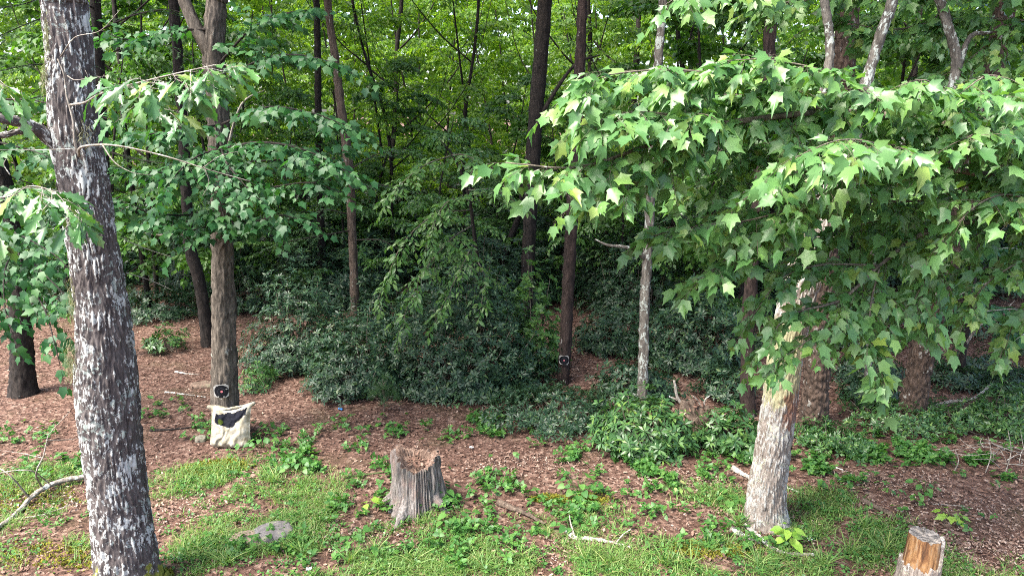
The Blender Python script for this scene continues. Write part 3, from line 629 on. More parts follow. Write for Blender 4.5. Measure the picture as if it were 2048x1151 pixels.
    bough([(1860, 460, 4.8), (1780, 440, 4.9), (1680, 460, 4.9), (1600, 500, 4.8)], .007, .002, 16, .35, 7)
    bough([(2000, 440, 5.0), (1900, 520, 5.1), (1800, 600, 5.1), (1700, 650, 5.0)], .007, .002, 18, .35, 7)
    bough([(1800, 235, 4.6), (1700, 190, 4.7), (1580, 190, 4.7), (1450, 190, 4.6), (1330, 190, 4.5)], .008, .002, 22, .36, 7)
    finish(P, root, base, L_MAPLE, 'maple', 'twig', 300, True)
near_maple()

# ---- maple with the paper target and the feed bag
def target_maple():
    spec = [(455, 885, 66), (452, 840, 62), (450, 770, 60), (448, 650, 54), (445, 500, 50), (441, 350, 48), (434, 200, 46), (428, 100, 48), (433, 0, 44), (436, -80, 40)]
    root, pts, rad, base = tree('weathered brown trunk carrying a round paper target above the white bag', spec, 7.75, 'grey_bark', 12, 58, .02, bark_disp(.032, .30, .020, .03, 33, (.1, .2, 5)), (6.5, .9), name='maple_tree')
    V, F, rd = tube(pxpath((424, 110, 7.75), (405, 78, 7.72), (385, 40, 7.7), (366, -10, 7.7), (340, -120, 7.7)), (.085, .07, .062, .058, .04), 24, step=.03, disp=bark_disp(.03, .1, .006, .012, 38)); mk('limb', V - base, F, 'grey_bark', root, True, rd)
    P = Plant()
    def b(q, n, tl=.5, per=9, a=.014, size=.078, **k):
        p = pxpath(*q); n = int(n * 1.25); P.limb(p, a, .003, 5); P.spray(p, n, tl, per, size, .2, .22, .62, .45, .5, (0, -.5, 1), pet=.4, twr=.002, **k)
    b([(440, 335, 7.7), (380, 348, 7.3), (300, 345, 7.0), (240, 335, 6.8)], 20, a=.022)
    b([(440, 300, 7.7), (520, 285, 7.2), (610, 300, 6.9), (700, 345, 6.7)], 26, a=.02)
    b([(440, 390, 7.7), (540, 375, 7.2), (620, 365, 6.9), (670, 380, 6.8)], 22)
    b([(440, 420, 7.7), (370, 430, 7.2), (300, 425, 6.9), (240, 400, 6.8)], 22)
    b([(440, 250, 7.7), (530, 215, 7.3), (620, 225, 7.0), (690, 250, 6.9)], 24)
    b([(440, 250, 7.7), (360, 260, 7.2), (290, 270, 6.9), (240, 280, 6.8)], 20)
    b([(440, 450, 7.7), (500, 445, 7.1), (560, 430, 6.9), (600, 440, 6.8)], 18)
    b([(440, 440, 7.7), (420, 450, 7.0), (380, 460, 6.8), (330, 450, 6.7)], 16)
    b([(436, 170, 7.7), (520, 120, 7.4), (600, 110, 7.2), (680, 130, 7.1)], 20)
    b([(436, 130, 7.7), (500, 60, 7.5), (560, 30, 7.4), (620, 20, 7.4)], 18)
    b([(445, 360, 7.7), (440, 400, 7.1), (450, 440, 6.8)], 14, .45)
    b([(440, 280, 7.7), (450, 320, 7.0), (480, 360, 6.7), (520, 400, 6.6)], 18)
    b([(430, 60, 7.7), (340, 60, 7.6), (260, 80, 7.5), (200, 60, 7.5)], 18)
    b([(440, 300, 7.7), (400, 310, 7.0), (360, 340, 6.7), (330, 380, 6.6)], 18)
    b([(440, 330, 7.7), (560, 320, 7.4), (640, 330, 7.3), (690, 300, 7.2)], 18)
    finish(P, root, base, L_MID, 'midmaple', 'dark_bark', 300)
    # dead limb stubs below the leaves
    for q in ([(450, 455, 7.6), (400, 465, 7.4), (320, 470, 7.3), (290, 466, 7.2)], [(455, 300, 7.6), (470, 240, 7.5), (490, 200, 7.4), (530, 180, 7.4)]):
        V, F, rd = tube(pxpath(*q), (.016, .012, .009, .003), 7); mk('dead_branch', V - base, F, 'dry_twig', root, True, rd)
target_maple()

def left_maple():
    spec = [(48, 788, 62), (46, 760, 52), (43, 690, 48), (34, 560, 46), (10, 400, 44), (-40, 200, 42), (-90, 0, 40)]
    root, pts, rad, base = tree('dark trunk with leafy low boughs standing in pine litter behind the thick oak', spec, 9.1, 'dark_bark', 12, 48, .03, bark_disp(.04, .1, .014, .02, 43, (.15, .2, 5)), (6.8, .9), name='maple_tree')
    P = Plant()
    def b(q, n, tl=.4, per=7, a=.012, size=.085):
        p = pxpath(*q); P.limb(p, a, .003, 5); P.spray(p, n, tl, per, size, .3, .3, .5, .6, .45, (.2, -.55, 1), pet=.4, twr=.002)
    b([(36, 500, 9.0), (50, 550, 7.6), (90, 620, 6.9), (110, 690, 6.6), (120, 730, 6.5)], 22, .30)
    b([(36, 490, 9.0), (70, 530, 7.6), (130, 590, 7.0), (165, 650, 6.8)], 22, .32)
    b([(34, 490, 9.0), (10, 540, 7.3), (10, 620, 6.8), (30, 680, 6.6)], 22, .32)
    b([(20, 460, 9.0), (60, 480, 7.6), (110, 510, 7.0), (140, 540, 6.8)], 20)
    b([(20, 460, 9.0), (-20, 500, 7.4), (-30, 580, 7.0), (0, 640, 6.8)], 18)
    b([(8, 380, 9.0), (60, 400, 8.0), (110, 430, 7.4), (150, 480, 7.2)], 20, .5)
    b([(0, 350, 9.0), (-10, 380, 8.0), (-20, 430, 7.5), (20, 500, 7.2)], 20, .5)
    b([(-20, 280, 9.0), (60, 300, 8.2), (110, 320, 7.8)], 16, .5)
    b([(-40, 200, 9.0), (60, 200, 8.4), (140, 220, 8.2), (230, 240, 8.0)], 18, .5)
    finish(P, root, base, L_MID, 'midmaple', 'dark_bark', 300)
left_maple()

# ---- other trunks
bd = bark_disp
TREES = [
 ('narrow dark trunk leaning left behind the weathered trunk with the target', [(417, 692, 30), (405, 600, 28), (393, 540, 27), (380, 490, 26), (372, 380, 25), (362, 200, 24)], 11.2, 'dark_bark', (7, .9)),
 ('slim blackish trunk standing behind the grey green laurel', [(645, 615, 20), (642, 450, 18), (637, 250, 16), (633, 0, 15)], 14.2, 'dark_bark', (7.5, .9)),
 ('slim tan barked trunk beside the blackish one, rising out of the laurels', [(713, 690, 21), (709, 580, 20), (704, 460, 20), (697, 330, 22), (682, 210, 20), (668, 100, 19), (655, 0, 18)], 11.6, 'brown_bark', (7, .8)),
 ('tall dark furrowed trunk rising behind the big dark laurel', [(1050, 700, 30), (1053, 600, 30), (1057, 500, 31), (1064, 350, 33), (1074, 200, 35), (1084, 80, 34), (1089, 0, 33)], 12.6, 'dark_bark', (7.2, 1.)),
 ('straight red brown trunk carrying a small round paper target', [(1125, 795, 27), (1129, 720, 27), (1137, 560, 28), (1146, 400, 28), (1156, 200, 26), (1165, 0, 23)], 9.5, 'red_bark', (6.8, .85)),
 ('pale grey spotted young trunk with a bare side branch', [(1284, 830, 26), (1287, 720, 24), (1290, 600, 23), (1298, 450, 22), (1306, 300, 22), (1317, 120, 21), (1325, 0, 20)], 8.5, 'spotted_bark', (6.6, .7)),
 ('dark reddish trunk half hidden behind the pale oak', [(1497, 850, 34), (1494, 760, 32), (1496, 650, 31), (1504, 540, 30), (1515, 400, 29), (1535, 150, 28), (1545, 0, 28)], 8.4, 'red_bark', (7, .9)),
 ('pine trunk with plated red brown bark just behind the pale oak', [(1624, 868, 64), (1630, 800, 58), (1637, 700, 56), (1648, 560, 54), (1660, 400, 52), (1690, 100, 48), (1700, 0, 46)], 7.9, 'pine_bark', (7, .9)),
 ('leaning plated pine trunk standing over low green bushes at the dark bank', [(1820, 842, 58), (1832, 770, 54), (1848, 690, 50), (1872, 600, 48), (1895, 520, 47), (1935, 380, 45), (1985, 150, 42)], 8.2, 'pine_bark', (7.2, .9)),
 ('thin grey sapling stem beside the leaning pine', [(1912, 818, 17), (1922, 740, 16), (1933, 660, 15), (1946, 560, 14), (1960, 420, 12)], 9.5, 'dark_bark', None),
 ('thin grey stem between the two pines', [(1735, 800, 16), (1738, 720, 15), (1742, 600, 14), (1748, 450, 13)], 9.0, 'spotted_bark', None),
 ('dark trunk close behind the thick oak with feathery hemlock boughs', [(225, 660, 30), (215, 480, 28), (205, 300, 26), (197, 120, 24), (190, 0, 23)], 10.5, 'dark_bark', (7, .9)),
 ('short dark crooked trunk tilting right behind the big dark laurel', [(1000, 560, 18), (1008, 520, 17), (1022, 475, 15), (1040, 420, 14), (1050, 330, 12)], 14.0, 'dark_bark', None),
]
ROOT = {}
for k, (lab, spec, Y, bk, cr) in enumerate(TREES):
    big = spec[1][2] > 40
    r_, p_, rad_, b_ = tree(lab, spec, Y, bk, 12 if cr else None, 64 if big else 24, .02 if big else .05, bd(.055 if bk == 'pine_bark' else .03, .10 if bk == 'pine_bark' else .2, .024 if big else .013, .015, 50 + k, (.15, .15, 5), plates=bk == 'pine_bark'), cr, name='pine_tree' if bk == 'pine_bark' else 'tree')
    ROOT[k] = (r_, p_, rad_, b_)
def add_branch(k, q, rr, mat):
    r_, _, _, b_ = ROOT[k]; V, F, rd = tube(pxpath(*q), rr, 10, step=.03, disp=bark_disp(.02, .05, .003, .008, 5)); mk('branch', V - b_, F, mat, r_, True, rd)
add_branch(5, [(1292, 520, 8.5), (1275, 503, 8.4), (1250, 494, 8.3), (1215, 490, 8.2), (1190, 478, 8.2)], (.03, .026, .02, .016, .008), 'spotted_bark')
add_branch(5, [(1303, 390, 8.5), (1280, 370, 8.3), (1240, 350, 8.2), (1200, 335, 8.2)], (.02, .016, .012, .006), 'spotted_bark')
add_branch(3, [(1072, 260, 12.6), (1100, 200, 12.5), (1150, 130, 12.5), (1200, 110, 12.4)], (.05, .035, .025, .01), 'dark_bark')
add_branch(3, [(1060, 430, 12.6), (1030, 400, 12.5), (1000, 360, 12.4)], (.03, .02, .008), 'dark_bark')
add_branch(9, [(1930, 690, 9.5), (1960, 650, 9.3), (1990, 640, 9.2), (2030, 600, 9.1)], (.02, .015, .01, .005), 'dry_twig')
add_branch(8, [(1880, 580, 8.2), (1800, 520, 7.8), (1760, 540, 7.6), (1740, 560, 7.5)], (.02, .014, .01, .005), 'dry_twig')
# hemlock boughs: fine needles in flat sprays, with bare dark twigs
def hemlock(k, boughs, mat='needle', n=22, wood='dark_bark'):
    r_, p_, _, b_ = ROOT[k]; P = Plant()
    for q in boughs:
        p = pxpath(*q); P.limb(p, .014, .003, 5); P.spray(p, n, .55, 26, .045, .15, .2, .8, .1, .3, (0, -.3, 1), pet=0, twr=.002)
    P.wood.build('branches', wood, r_, off=b_); P.lv.mesh('foliage', [(np.array([(-.13, 0, 0), (.13, 0, 0), (0, 1, 0)]), np.array([(0, 1, 2)]))], mat, r_, b_)
hemlock(11, [[(195, 60, 10.5), (120, 30, 10), (50, 50, 9.6), (-40, 90, 9.3)], [(195, 20, 10.5), (120, -10, 10), (40, 10, 9.6), (-40, 20, 9.3)], [(198, 130, 10.5), (140, 130, 10), (60, 130, 9.6), (-30, 150, 9.4)], [(200, 200, 10.5), (130, 190, 10), (50, 200, 9.6), (-30, 230, 9.4)],
             [(200, 60, 10.5), (270, 30, 10.2), (340, 20, 10), (400, 40, 9.8)], [(200, 120, 10.5), (260, 90, 10.2), (330, 90, 10), (390, 130, 9.8)], [(202, 260, 10.5), (130, 280, 10.1), (40, 280, 9.8)], [(205, 300, 10.5), (280, 320, 10.2), (360, 330, 10)], [(196, -20, 10.5), (100, -60, 10), (0, -50, 9.8)]])
hemlock(2, [[(704, 460, 11.6), (650, 470, 11.3), (590, 480, 11), (550, 490, 10.8)], [(704, 430, 11.6), (650, 420, 11.4), (600, 440, 11.2)], [(705, 480, 11.6), (760, 480, 11.3), (800, 500, 11.1)], [(700, 380, 11.6), (760, 370, 11.3), (810, 380, 11.1)], [(698, 340, 11.6), (750, 310, 11.3), (800, 300, 11.2)]], 'needle', 18)

# ---- understory trees behind: one prototype of each kind, then copies
def understory(seed, h, r, limbs, leaf, size, mat, per=15, twigs=27, flat=.5, tr=.04, ldroop=.5, z0=.12):
    global rng
    keep = rng; rng = np.random.default_rng(seed); P = Plant(); root = thing('understory_tree', (0, 0, 0), 'x', 'tree')
    lean = rng.uniform(-1.4, 1.4, 2); tpts = np.array([(0, 0, -.06), (lean[0] * .2 + rng.uniform(-.3, .3), lean[1] * .2, h * .35), (lean[0] * .6, lean[1] * .5, h * .7), (lean[0], lean[1], h)])
    V, F, rd = tube(tpts, [tr, tr * .8, tr * .5, .008], 8, n=20); mk('trunk', V, F, 'dark_bark', root, True, rd)
    C = spline(tpts, 50)
    for k in range(limbs):
        u = z0 + (1 - z0 - .03) * k / (limbs - 1); b = C[int(u * 49)]; a = k * 2.4 + rng.uniform(-.5, .5); rr = r * math.sin(math.pi * min(.95, .25 + .65 * u)) * rng.uniform(.7, 1.2)
        e = b + (math.cos(a) * rr, math.sin(a) * rr, rr * rng.uniform(.0, .5)); mdl = (b + e) / 2 + (0, 0, rr * .15); pts = [b, mdl, e]
        P.limb(pts, .016 * (1.2 - u), .003, 4, 6); P.spray(pts, twigs, .6, per, size, .15, .25, flat, ldroop, .5, (0, -.3, 1), pet=.3, woody=False, tj=.45)
    P.wood.build('branches', 'dark_bark', root); P.lv.mesh('crown', leaf, mat, root, np.zeros(3))
    rng = keep; return root
L_OV4 = [tmpl([(0, 0), (.27, .45), (0, 1)], .2, -.25, 0, .5)]
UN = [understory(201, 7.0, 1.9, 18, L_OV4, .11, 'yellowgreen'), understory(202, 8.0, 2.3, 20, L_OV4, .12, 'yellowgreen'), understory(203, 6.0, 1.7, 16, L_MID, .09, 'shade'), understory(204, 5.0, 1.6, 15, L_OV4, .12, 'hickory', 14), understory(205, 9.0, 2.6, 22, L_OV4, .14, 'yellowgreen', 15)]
UNL = ['yellow green understory tree with airy leaf layers deep in the wood', 'yellow green understory tree with airy leaf layers deep in the wood', 'green young maple growing in the shade behind the front trunks', 'young hickory with long green leaves in the shaded understory', 'tall sunlit broadleaf tree far behind the trunks']
UNG = ['sunlit understory trees', 'sunlit understory trees', 'young maples in the shade', 'young hickories in the shade', 'tall sunlit trees at the back']
used = set()
def put(i, px, Y, s=1., rz=0.):
    o = UN[i] if i not in used else copy_tree(UN[i]); used.add(i)
    x = (px - 1024) / FPX * (Y * cp_ + .5); o.location = (x, Y, float(gz(x, Y))); o.scale = (s,) * 3; o.rotation_euler[2] = rz
    o['label'] = UNL[i]; o['group'] = UNG[i]
for k, (i, px, Y, s) in enumerate([(2, 560, 13.5, .65), (2, 300, 14, 1.1), (3, 860, 13, .7), (3, 1240, 13.5, .8), (2, 1400, 12.5, 1.1), (3, 1700, 12, 1.0), (2, 1950, 12, 1.1), (2, 120, 14, 1.2), (3, 480, 16, 1.1), (2, 1000, 15.5, .7), (3, 1560, 14, 1.2), (3, 1850, 14.5, 1.2), (2, 760, 16, .75),
        (0, 700, 18, 1.), (0, 950, 18.5, 1.05), (1, 820, 20, 1.), (0, 1180, 19, 1.), (1, 560, 20, 1.), (1, 1080, 22, 1.05), (0, 400, 19, 1.1), (0, 1350, 20, 1.1), (1, 250, 21, 1.), (1, 1500, 21, 1.05), (0, 1650, 19, 1.2), (1, 1850, 21, 1.), (0, 2030, 19, 1.2), (0, 60, 19, 1.2),
        (4, 650, 25, 1.), (4, 850, 26, 1.1), (4, 1030, 26, 1.), (4, 1230, 25, 1.1), (4, 450, 26, 1.1), (4, 1450, 26, 1.), (4, 200, 26, 1.1), (4, 1700, 26, 1.1), (4, 1950, 26, 1.1), (4, -20, 27, 1.2), (0, 620, 16.5, .9), (0, 780, 17, .9), (0, 1120, 16.5, .9), (1, 900, 23, 1.), (1, 720, 23, 1.), (1, 1200, 23.5, 1.), (0, 1000, 20.5, 1.), (0, 480, 22, 1.), (3, 680, 14.5, .7), (2, 1120, 14.2, .65), (3, 1480, 12.2, .9), (2, 1300, 16, 1.1), (4, 750, 29, 1.2), (4, 950, 29.5, 1.2), (4, 1130, 29, 1.2), (4, 550, 29, 1.2), (2, 1780, 13, 1.1), (2, 2060, 14, 1.2), (2, 420, 13, .9), (3, 220, 12.5, .9)]):
    put(i, px, Y, s, k * 2.1)
# ---- slim far trunks
for k, (px, Y, w) in enumerate([(765, 19, 12), (785, 16, 9), (1192, 17, 13), (1258, 20, 15), (1322, 15, 13), (930, 17, 9), (310, 17, 14), (290, 13, 13), (1575, 16, 14), (1420, 18, 13), (1780, 14, 16), (1990, 15, 16), (140, 20, 16)]):
    x = (px - 1024) / FPX * (Y * cp_ + .6); g = float(gz(x, Y)); r = w * Y / FPX / 2 * .8; root = thing('slender_tree', (x, Y, g), 'slender dark trunk far back among the understory leaves', 'tree', 'slender trunks far back in the wood')
    dx = rng.normal(0, .7); bx = rng.normal(0, .3); V, F, rd = tube([(0, 0, -.1), (dx * .15 + bx * .5, 0, 1.5), (dx * .35 + bx, 0, 3.2), (dx * .7, 0, 5), (dx, 0, 7), (dx * 1.2, 0, 13)], [r * 1.2, r, r * .95, r * .85, r * .7, r * .35], 10, n=44, disp=bd(.05, .2, .008, .05, 80 + k)); mk('trunk', V, F, 'dark_bark', root, True, rd)
    for q in range(3):
        z0 = rng.uniform(2.2, 5); sg = rng.choice([-1, 1]); x0 = np.interp(z0, [0, 1.5, 3.2, 5, 7], [0, dx * .15 + bx * .5, dx * .35 + bx, dx * .7, dx]); L = rng.uniform(1.2, 2.6); yy = rng.uniform(-.6, .6)
        V, F, rd = tube([(x0, 0, z0), (x0 + sg * L * .4, yy * .5, z0 + L * .35), (x0 + sg * L * .8, yy, z0 + L * .9), (x0 + sg * L, yy, z0 + L * 1.6)], [r * .45, r * .32, r * .2, .006], 6, n=14); mk('limb', V, F, 'dark_bark', root, True, rd)
    if (Y < 18 and (px < 560 or px > 1350)) or (k % 4 == 0 and Y > 22): add_crown(root, (dx, 0, 7.2), .9)
# ---- far wood behind everything
def far_wood():
    lv = Leaves(); n = 65000; y = rng.uniform(29, 42, n); x = rng.uniform(-1, 1, n) * y * .95; z = rng.uniform(-.5, 1, n) ** 1 * 12
    z = rng.uniform(0, 15, n); c = vnoise(np.c_[x * .45, y * .3, z * .5], 63); k = c > .32; P = np.c_[x, y, gz(x, y) + z][k]
    lv.add(P, rng.normal(0, 1, (len(P), 3)) + (0, 0, -.5), rng.normal(0, .6, (len(P), 3)) + (0, -.5, 1), rng.uniform(.28, .62, len(P)))
    tag(lv.mesh('far_wood', L_QUAD, 'yellowgreen', None, np.zeros(3)), 'far mass of sunlit green foliage closing the wood', 'woodland')
far_wood()

# ================================================================== SHRUBS
L_LAU = [tmpl([(0, 0), (.19, .5), (0, 1)], .3, -.2, 0, .5), tmpl([(0, 0), (.17, .55), (0, 1)], .1, -.35, .2, .55)]
def shrub(label, x0, x1, ytop, ybase, Y, mat='laurel', dens=1., size=.075, per=7, objs=0, name='laurel_shrub', spread=(.9, 1.5), yr=.8, group=None, tm=None, lumps=.6):
    global rng
    keep = rng; rng = np.random.default_rng(zlib.crc32((label + str(x0)).encode()))
    c = at((x0 + x1) / 2, (ytop + ybase) / 2, Y); d = depth(c); rx = (x1 - x0) / 2 * d / FPX; base = np.array([c[0], Y, float(gz(c[0], Y))])
    h = at((x0 + x1) / 2, ytop, Y)[2] - base[2]; ry = max(rx * yr, .35)
    root = thing(name, base, label, 'shrub', group)
    area = 2 * math.pi * rx * h + math.pi * rx * ry; n = int(area * 200 * dens * (.075 / size) ** 2)
    v = nrm(rng.normal(0, 1, (n, 3))); v[:, 2] = np.abs(v[:, 2]) * 1.0
    low = rng.uniform(0, 1, n) < .35; v[low] = nrm(v[low] * (1, 1, .25))
    lump = 1 + lumps * (fbm(v * 3.0 + rng.uniform(0, 50, 3), 3, 3) - .5) * 2
    rad = rng.uniform(.35, 1.08, n) ** .5 * lump * rng.choice([1, 1, 1, 1.08, 1.16], n)
    p = v * rad[:, None]; P = base + p * (rx, ry, h * .96); P[:, 2] = np.maximum(P[:, 2], base[2] + rng.uniform(.03, .2, n))
    ax = nrm(v * (1, 1, .5) + UP * .8 + rng.normal(0, .35, (n, 3)))
    pl = Plant(); rosette_leaves(P, ax, per, size, spread, pl.lv)
    for i in rng.choice(n, min(n, int(26 + area * 6)), replace=False):
        e = P[i]; b = base + (e - base) * (.12, .12, 0) + (0, 0, -.03); m = (b + e) / 2 + (e - b) * (.12, .12, -.1) + rng.normal(0, .03, 3)
        pl.wood.tube([b, m, e], [.012, .008, .003], 4, n=7)
    pl.wood.build('stems', 'twig', root, off=base); tm = tm or L_LAU
    if objs: idx = pl.lv.objects(tm, mat, root, base, objs); pl.lv.mesh('foliage', tm, mat, root, base, idx)
    else: pl.lv.mesh('foliage', tm, mat, root, base)
    rng = keep; return root
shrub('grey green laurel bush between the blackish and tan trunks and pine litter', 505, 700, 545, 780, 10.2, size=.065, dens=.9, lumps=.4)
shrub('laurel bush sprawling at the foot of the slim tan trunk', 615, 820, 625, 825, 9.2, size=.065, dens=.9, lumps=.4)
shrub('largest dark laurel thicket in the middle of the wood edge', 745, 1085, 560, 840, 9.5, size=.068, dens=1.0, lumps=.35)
shrub('low spreading dark bush at the foot of the trunk with the small target', 985, 1225, 785, 885, 8.2, size=.055, dens=.9, spread=(.6, 1.3), lumps=.4)
shrub('bright glossy whorled rhododendron bush before the pale spotted trunk', 1180, 1390, 792, 945, 7.45, 'brightlaurel', size=.085, objs=300, dens=1.1, lumps=.3)
shrub('bright leafy bush between the dead root heap and the pale oak', 1395, 1525, 822, 945, 7.5, 'brightlaurel', size=.085, dens=1.1, objs=200, lumps=.35)
shrub('dark laurel right behind the trunk with the small target', 1150, 1310, 620, 800, 10.9)
shrub('tall dim laurel behind the dead root heap', 1285, 1490, 560, 810, 10.2)
shrub('dark laurel beside the pale spotted trunk, behind the bright rhododendron', 1190, 1360, 730, 850, 8.9)
shrub('grey green bush in the shade behind the tan trunk', 690, 830, 560, 700, 11.8, size=.07)
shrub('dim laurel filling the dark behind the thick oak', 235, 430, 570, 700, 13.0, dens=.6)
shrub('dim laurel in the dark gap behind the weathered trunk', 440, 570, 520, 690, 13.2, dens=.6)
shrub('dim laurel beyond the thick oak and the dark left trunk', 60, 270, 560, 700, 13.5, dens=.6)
shrub('low fine leaved green bush under the leaning pine', 1700, 1900, 825, 915, 7.95, 'brightlaurel', size=.055, dens=.7, lumps=1.0, name='low_shrub', spread=(.6, 1.3))
shrub('rounded twiggy bush on the right bank', 1935, 2110, 775, 900, 7.9, 'brightlaurel', size=.06, dens=.7, name='low_shrub', spread=(.5, 1.2))
shrub('dark bush between the pine and the leaning pine', 1655, 1800, 735, 850, 9.6)
shrub('dark bush beside the reddish trunk behind the pale oak', 1395, 1500, 735, 850, 9.0)
shrub('small sprouting bush alone on the pine litter', 292, 368, 655, 700, 10.9, 'brightlaurel', dens=.5, size=.08, name='low_shrub')
shrub('small tuft of laurel at the left foot of the grey green bush', 487, 545, 728, 770, 9.3, 'brightlaurel', dens=.7, name='low_shrub')
shrub('dim laurel high behind the big dark thicket', 830, 1050, 470, 640, 12.6, dens=.6)
shrub('dim laurel behind the pale spotted trunk', 1170, 1400, 470, 640, 13.0, dens=.6)
shrub('dim laurel behind the plated pine', 1600, 1800, 560, 720, 12.5, dens=.6)
shrub('dim laurel on the far right bank', 1880, 2120, 560, 700, 13.0, dens=.6)
LOWS = ['dim evergreen shrub filling the shade deep behind the front laurels']
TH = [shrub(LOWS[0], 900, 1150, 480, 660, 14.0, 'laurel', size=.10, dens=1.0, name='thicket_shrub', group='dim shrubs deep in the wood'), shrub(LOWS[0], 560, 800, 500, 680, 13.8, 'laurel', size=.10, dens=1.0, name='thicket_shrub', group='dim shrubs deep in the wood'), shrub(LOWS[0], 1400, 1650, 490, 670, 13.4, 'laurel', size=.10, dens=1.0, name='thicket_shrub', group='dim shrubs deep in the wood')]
for k, (px, Y, sc) in enumerate([(700, 15.5, 1.1), (430, 15.5, 1.2), (180, 15.5, 1.2), (-20, 15, 1.2), (1230, 15, 1.1), (1750, 14.5, 1.2), (1960, 15, 1.2), (2150, 14, 1.2), (850, 17, 1.2), (1050, 17, 1.2), (560, 17.5, 1.3), (300, 18, 1.3), (1400, 17, 1.3), (1600, 17, 1.3), (1850, 18, 1.3), (60, 18, 1.3), (720, 20, 1.4), (960, 20.5, 1.4), (1200, 20, 1.4), (470, 21, 1.4), (1480, 21, 1.4), (1720, 21, 1.4), (2000, 21, 1.4), (200, 21.5, 1.4), (620, 24, 1.8), (820, 24, 1.8), (1040, 24, 1.8), (1300, 24, 1.8), (400, 25, 1.8), (1560, 25, 1.8), (1100, 18.5, 1.3), (780, 18, 1.3), (640, 16, 1.1), (960, 15.5, 1.1)]):
    o = copy_tree(TH[k % 3]); x = (px - 1024) / FPX * (Y * cp_ + .6); o.location = (x, Y, float(gz(x, Y))); o.scale = (sc, sc, sc * (1.0 + .15 * math.sin(k * 3)))
    o.rotation_euler[2] = k * 1.9
shrub('light green shrub between the dark furrowed trunk and the big dark thicket', 1000, 1120, 530, 690, 10.0, 'hickory', size=.09, dens=.5, name='leafy_shrub', tm=L_OV4, spread=(.8, 1.6))
shrub('dark bush on the shaded bank behind the thin grey sapling', 1880, 2010, 740, 840, 9.8)  # this and the next bush are added to darken bare shaded ground
shrub('dark bush at the edge of the shaded bank', 1990, 2150, 690, 830, 10.4)
shrub('dim tall bush in the dark between the plated pine and the leaning pine', 1650, 1800, 620, 800, 11.0, dens=.6)  # three added bushes standing in for the deep shade behind the pines
shrub('dim bush in the dark just right of the leaning pine', 1860, 2000, 640, 800, 11.2, dens=.6)
shrub('dim bush in the dark left of the pale oak, behind the reddish trunk', 1500, 1620, 640, 820, 10.8, dens=.6)
shrub('dark bush in front of the thin grey stem between the pines', 1680, 1790, 765, 860, 8.7)  # three more added bushes hiding lit litter where the ground lies in shade
shrub('dark bush between the leaning pine and the thin grey sapling', 1850, 1960, 745, 840, 9.3)
shrub('dark rounded bush above the tangle of dry twigs', 1960, 2110, 735, 850, 9.0)
shrub('low bush in the shade right of the leaning pine', 1850, 1990, 840, 920, 8.0, 'brightlaurel', size=.055, dens=.7, lumps=1.0, name='low_shrub', spread=(.6, 1.3))
shrub('low bush at the foot of the plated pine', 1600, 1720, 850, 915, 7.5, 'brightlaurel', size=.05, dens=.7, name='low_shrub', spread=(.6, 1.3))

# ---- hickory sapling drooping over the dark thicket
def sapling():
    base = at(970, 700, 10.0); base[2] = gz(base[0], base[1]); root = thing('hickory_sapling', base, 'light green sapling with long leaflets drooping over the big dark laurel', 'tree')
    tp = np.vstack([[base + (0, 0, -.05)], pxpath((965, 600, 10), (950, 480, 9.9), (935, 380, 9.8), (905, 310, 9.7), (880, 280, 9.6))]); V, F, rd = tube(tp, [.035, .032, .026, .02, .012, .005], 9, n=30); mk('trunk', V - base, F, 'dark_bark', root, True, rd)
    P = Plant()
    for q, n in (([(905, 310, 9.7), (850, 330, 9.3), (800, 370, 9.0), (770, 410, 8.9)], 20), ([(940, 420, 9.8), (870, 430, 9.2), (810, 480, 8.9), (780, 540, 8.8), (755, 600, 8.7)], 26), ([(945, 450, 9.8), (900, 480, 9.1), (850, 540, 8.8), (820, 600, 8.7), (800, 660, 8.6)], 26), ([(950, 480, 9.9), (930, 520, 9.1), (900, 580, 8.8), (870, 640, 8.7)], 22), ([(935, 380, 9.8), (990, 380, 9.4), (1040, 410, 9.2)], 16), ([(955, 520, 9.9), (970, 560, 9.2), (960, 620, 8.9)], 14), ([(940, 400, 9.8), (900, 400, 9.1), (870, 440, 8.8), (850, 500, 8.7)], 20), ([(905, 310, 9.7), (930, 310, 9.3), (970, 330, 9.1)], 12)):
        p = pxpath(*q); P.limb(p, .010, .002, 5); P.spray(p, n, .34, 10, .09, .2, .25, .6, .15, .5, (0, -.5, 1), pet=.1, twr=.0018)
    finish(P, root, base, [tmpl([(0, 0), (.18, .3), (.20, .6), (0, 1)], .2, -.3, 0, .5)], 'hickory', 'twig', 300)
sapling()
def bank_sapling():
    base = at(2080, 800, 8.6); base[2] = gz(base[0], base[1]); root = thing('hickory_sapling', base, 'sapling with compound leaflets reaching over the dark bank', 'tree')
    tp = np.vstack([[base + (0, 0, -.05)], pxpath((2085, 700, 8.4), (2090, 600, 8.2), (2080, 520, 8.0))]); V, F, rd = tube(tp, [.03, .025, .018, .008], 8, n=20); mk('trunk', V - base, F, 'dark_bark', root, True, rd)
    P = Plant()
    for q, n in (([(2088, 640, 8.3), (2040, 620, 7.8), (1990, 620, 7.4), (1930, 630, 7.2)], 16), ([(2088, 600, 8.2), (2030, 560, 7.8), (1960, 570, 7.5), (1900, 600, 7.3)], 16), ([(2088, 660, 8.3), (2060, 660, 7.8), (2030, 680, 7.4)], 10), ([(2085, 560, 8.1), (2040, 500, 7.8), (1980, 500, 7.6)], 14)):
        p = pxpath(*q); P.limb(p, .009, .002, 5); P.spray(p, n, .3, 7, .11, .2, .25, .7, .4, .35, (0, -.4, 1), pet=.1, twr=.0018)
    finish(P, root, base, L_OVAL, 'midmaple', 'dry_twig', 300)
bank_sapling()
